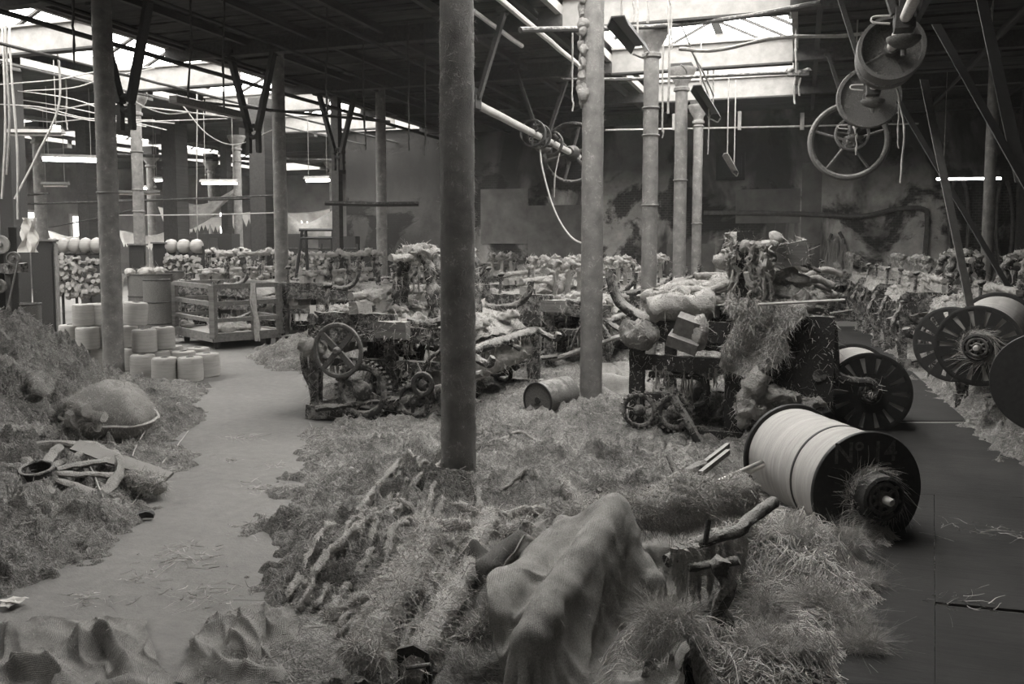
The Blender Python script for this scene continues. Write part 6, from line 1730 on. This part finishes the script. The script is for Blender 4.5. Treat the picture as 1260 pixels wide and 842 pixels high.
# burlap bundle in the waste heap
c = pt(136, 506, 6.75); root = thing('burlap_bundle', 'big round burlap bundle tied with cord, sunk in the left waste heap', 'bundle', (c.x, c.y, max(0, c.z - .3)))
m = MB(); m.blob(c, (.36, .32, .23), 22); m.lump(.05, 4, 3); m.lump(.012, 22, 3); put(m, 'sacking', M['sack'], root); fuzz([m], 6000, M['fuzz'], root, (.01, .03), .0022, .5)
m = MB(); m.ring(c + Vector((0, 0, -.04)), (0.1, 0, 1), .35, .012, 48, 6); m.lump(.02, 6); put(m, 'cord', M['fuzz'], root)
for i, (px, py, l_, r_) in enumerate(((97, 503, .10, .05), (108, 512, .2, .035), (104, 523, .16, .04), (86, 515, .1, .06))):
    q = pt(px, py, 6.3); m = MB(); m.bar(q, q + RT * l_ * .8 - FW * l_ * .4, r_, 10, .03); m.lump(.02, 18); o = single(m, 'lint_stub', M['lint'], ['stub poking from the waste left of the burlap bundle, top one', 'longest stub poking from the waste below the burlap bundle', 'lowest stub under the burlap bundle', 'thick stub left of the burlap bundle'][i], 'stub'); fuzz([m], 500, M['fuzz'], o, (.01, .03), .002)
# half-buried flange with a hub ring
z0 = .18; c = gp(46, 582, z0); root = thing('buried_flange', 'slotted flange half buried in the left waste heap, its hub an open ring', 'flange', (c.x, c.y, z0 - .06)); ax_ = (up - FW * .25 + RT * .05).normalized()
m = MB(); m.lathe(c, ax_, [(-.05, .098), (.03, .098), (.03, .082), (-.05, .082)], 36, False); m.ring(c + ax_ * .03, ax_, .09, .012, 36, 8); m.lump(.004, 20); put(m, 'hub_ring', M['iron'], root)
m = MB(); m.lathe(c - ax_ * .045, ax_, [(0, 0.001), (.002, .085)], 24, False); put(m, 'hub_shade_disc', M['black'], root)  # black disc standing in for the shade inside the open hub
_, s_, t_ = frame_from(ax_)
for i in range(12):
    an = 2 * PI * i / 12; e = s_ * math.cos(an) + t_ * math.sin(an); m = MB(); m.tube([c + e * (.11 + .34 * k / 8) - ax_ * (.012 + .035 * k / 8) for k in range(9)], [.030 + .010 * k / 8 for k in range(9)], 8, True, .5); m.lump(.012, 20); put(m, 'spoke', M['lint'], root)
m = MB(); m.ring(c - ax_ * .05, ax_, .47, .03, 60, 8); m.lump(.03, 10); put(m, 'rim', M['lint'], root); fuzz([m], 1500, M['fuzz'], root, (.01, .03), .002)
# plank and fibre roll
a, b = z3(92, 548, .26), z3(208, 588, .12); m = MB(); m.box((a + b) / 2, ((b - a).length, .09, .018), (b - a).to_track_quat('X', 'Z').to_matrix() @ Matrix.Rotation(.5, 3, 'X'), .04); m.lump(.006, 12); single(m, 'plank', M['wood_dusty'], 'thin plank slanting out of the left waste heap towards the path', 'plank')
coated('fibre_roll', [z3(146, 578, .12), z3(172, 590, .10), z3(198, 600, .09)], .055, 'fuzzy fibre roll lying under the plank at the left', 'roll', fz=2500, lump=.012)
coated('fibre_roll', [z3(40, 462, .55), z3(50, 485, .45)], .05, 'upright grey stub in the upper part of the left waste heap', 'stub', fz=600, lump=.02, mat='lint_dim')
for i, (q, lb) in enumerate(((((183, 524, .10), (168, 548, .10), (160, 570, .13)), 'pale string from the burlap bundle down to the plank'), (((232, 530, .03), (215, 552, .04), (190, 580, .06)), 'pale string running from the path edge to the fibre roll'), (((100, 545, .25), (118, 590, .13), (132, 625, .08)), 'pale string hanging over the plank to the lower heap'))):
    rope('string', [z3(*v) for v in q], .005, 'cable', lb, 'string', lump=.004)
m = MB(); q = gp(180, 640); m.box((q.x, q.y, .03), (.09, .05, .03), Matrix.Rotation(.5, 3, 'Z'), .02); m.lump(.02, 20); single(m, 'dark_scrap', M['black'], 'dark scrap lying at the path edge below the heap', 'scrap')

# bunting and tarpaulins across the far hall
def bunting(P, label, s=.13):
    r = thing('bunting', label, 'bunting', P[len(P) // 2]); L = spline(P, 12); m = MB(); m.tube(L, .012, 5); put(m, 'string', M['cable'], r)
    m = MB()
    for i in range(1, len(L) - 1, 1 if s > .2 else 1):
        p = L[i]; d = (L[i + 1] - p); 
        if d.length < .05: continue
        d = d.normalized(); w_ = s * random.uniform(.8, 1.1)
        m.prism([(-w_ / 2, 0), (w_ / 2, 0), (random.uniform(-.03, .03), -w_ * 1.4)], p, d, up, .006)
    put(m, 'pennants', M['paper'], r, 'stuff', smooth=False)
bunting([pt(62, 285, 24), pt(90, 292, 24), pt(130, 283, 24)], 'pale bunting left of the left column', .3)
bunting([pt(148, 284, 24), pt(190, 290, 24), pt(240, 268, 24)], 'bunting sagging behind the dark cabinets', .3)
bunting([pt(196, 255, 24), pt(250, 268, 24), pt(330, 258, 24)], 'bunting just under the slung tarpaulin', .3)
bunting([pt(330, 262, 25), pt(380, 262, 25), pt(412, 256, 25)], 'bunting right of the smooth grey column', .3)
def tarp(G, label, mat='paper'):
    m = MB(); K = [spline(r_, 6) for r_ in G]; T = [spline([K[i][j] for i in range(len(K))], 6) for j in range(len(K[0]))]; A = np.array([[tuple(v) for v in c_] for c_ in T]); m.grid(A); B_ = A + np.array([0, .02, 0]); m.grid(B_[::-1]); m.lump(.04, 2.5); return single(m, 'tarpaulin', M[mat], label, 'tarpaulin')
tarp([[pt(208, 243, 22), pt(250, 252, 22), pt(298, 226, 22)], [pt(212, 262, 22), pt(252, 262, 21.6), pt(290, 236, 22)], [pt(222, 284, 22), pt(250, 276, 21.6), pt(272, 256, 22)]], 'slack pale tarpaulin slung left of the slim ringed column', 'sack')
tarp([[pt(352, 262, 23), pt(375, 275, 23), pt(410, 258, 23)], [pt(352, 280, 23), pt(375, 284, 22.8), pt(410, 276, 23)], [pt(352, 294, 23), pt(375, 292, 22.8), pt(410, 292, 23)]], 'pale tarpaulin hanging in a curve right of the smooth grey column', 'sack')
# bench frames before the tarpaulin
r = thing('trestle', 'dark trestle frame behind the arched loom right of the smooth grey column', 'trestle', pt(385, 330, 18.5).xy.to_3d())
for (p, q) in (((372, 282), (358, 391)), ((376, 282), (381, 391)), ((410, 285), (404, 391)), ((368, 283), (414, 283)), ((370, 293), (412, 293))):
    m = MB(); m.bar(pt(*p, 18.5), pt(*q, 18.5), .035, 6); put(m, 'bar', M['black'], r)
# counters at the far side of the hall
for i, (x0, x1, y0, y1, Y, lb) in enumerate(((248, 290, 288, 300, 20, 'low dark machine casing beyond the cart'), (232, 262, 293, 306, 19, 'low dark box left of the machine casing'), (352, 372, 288, 300, 22, 'dark box behind the tarpaulin'), (395, 440, 291, 297, 21, 'long pale bench top before the far window'))):
    a, b = pt(x0, y1, Y), pt(x1, y0, Y); m = MB(); m.box(((a.x + b.x) / 2, (a.y + b.y) / 2, b.z / 2), ((b - a).xy.length, .6, b.z), Matrix.Rotation(YAW, 3, 'Z')); single(m, 'machine_casing', M['iron_bare'], lb, 'machine casing', smooth=False)
# card tags on looms
for px, py, Y, w_, h_, lb in ((385, 383, 8.6, .06, .12, 'small white card hanging left of the handwheel loom'), (654, 450, 9.3, .06, .2, 'pale card strip hanging on the loom behind the nearest column'), (497, 400, 7.35, .05, .11, 'pale card stuck on the handwheel loom breast')):
    q = pt(px, py, Y); m = MB(); m.box(q, (w_, .01, h_), Matrix.Rotation(YAW + .15, 3, 'Z')); single(m, 'card', M['paper'], lb, 'card', smooth=False)
coated('lint_knob', [pt(376, 425, 7.6), pt(384, 428, 7.7), pt(395, 440, 7.7)], .09, 'knob of matted lint left of the handwheel', 'lint knob', fz=1500, lump=.05)
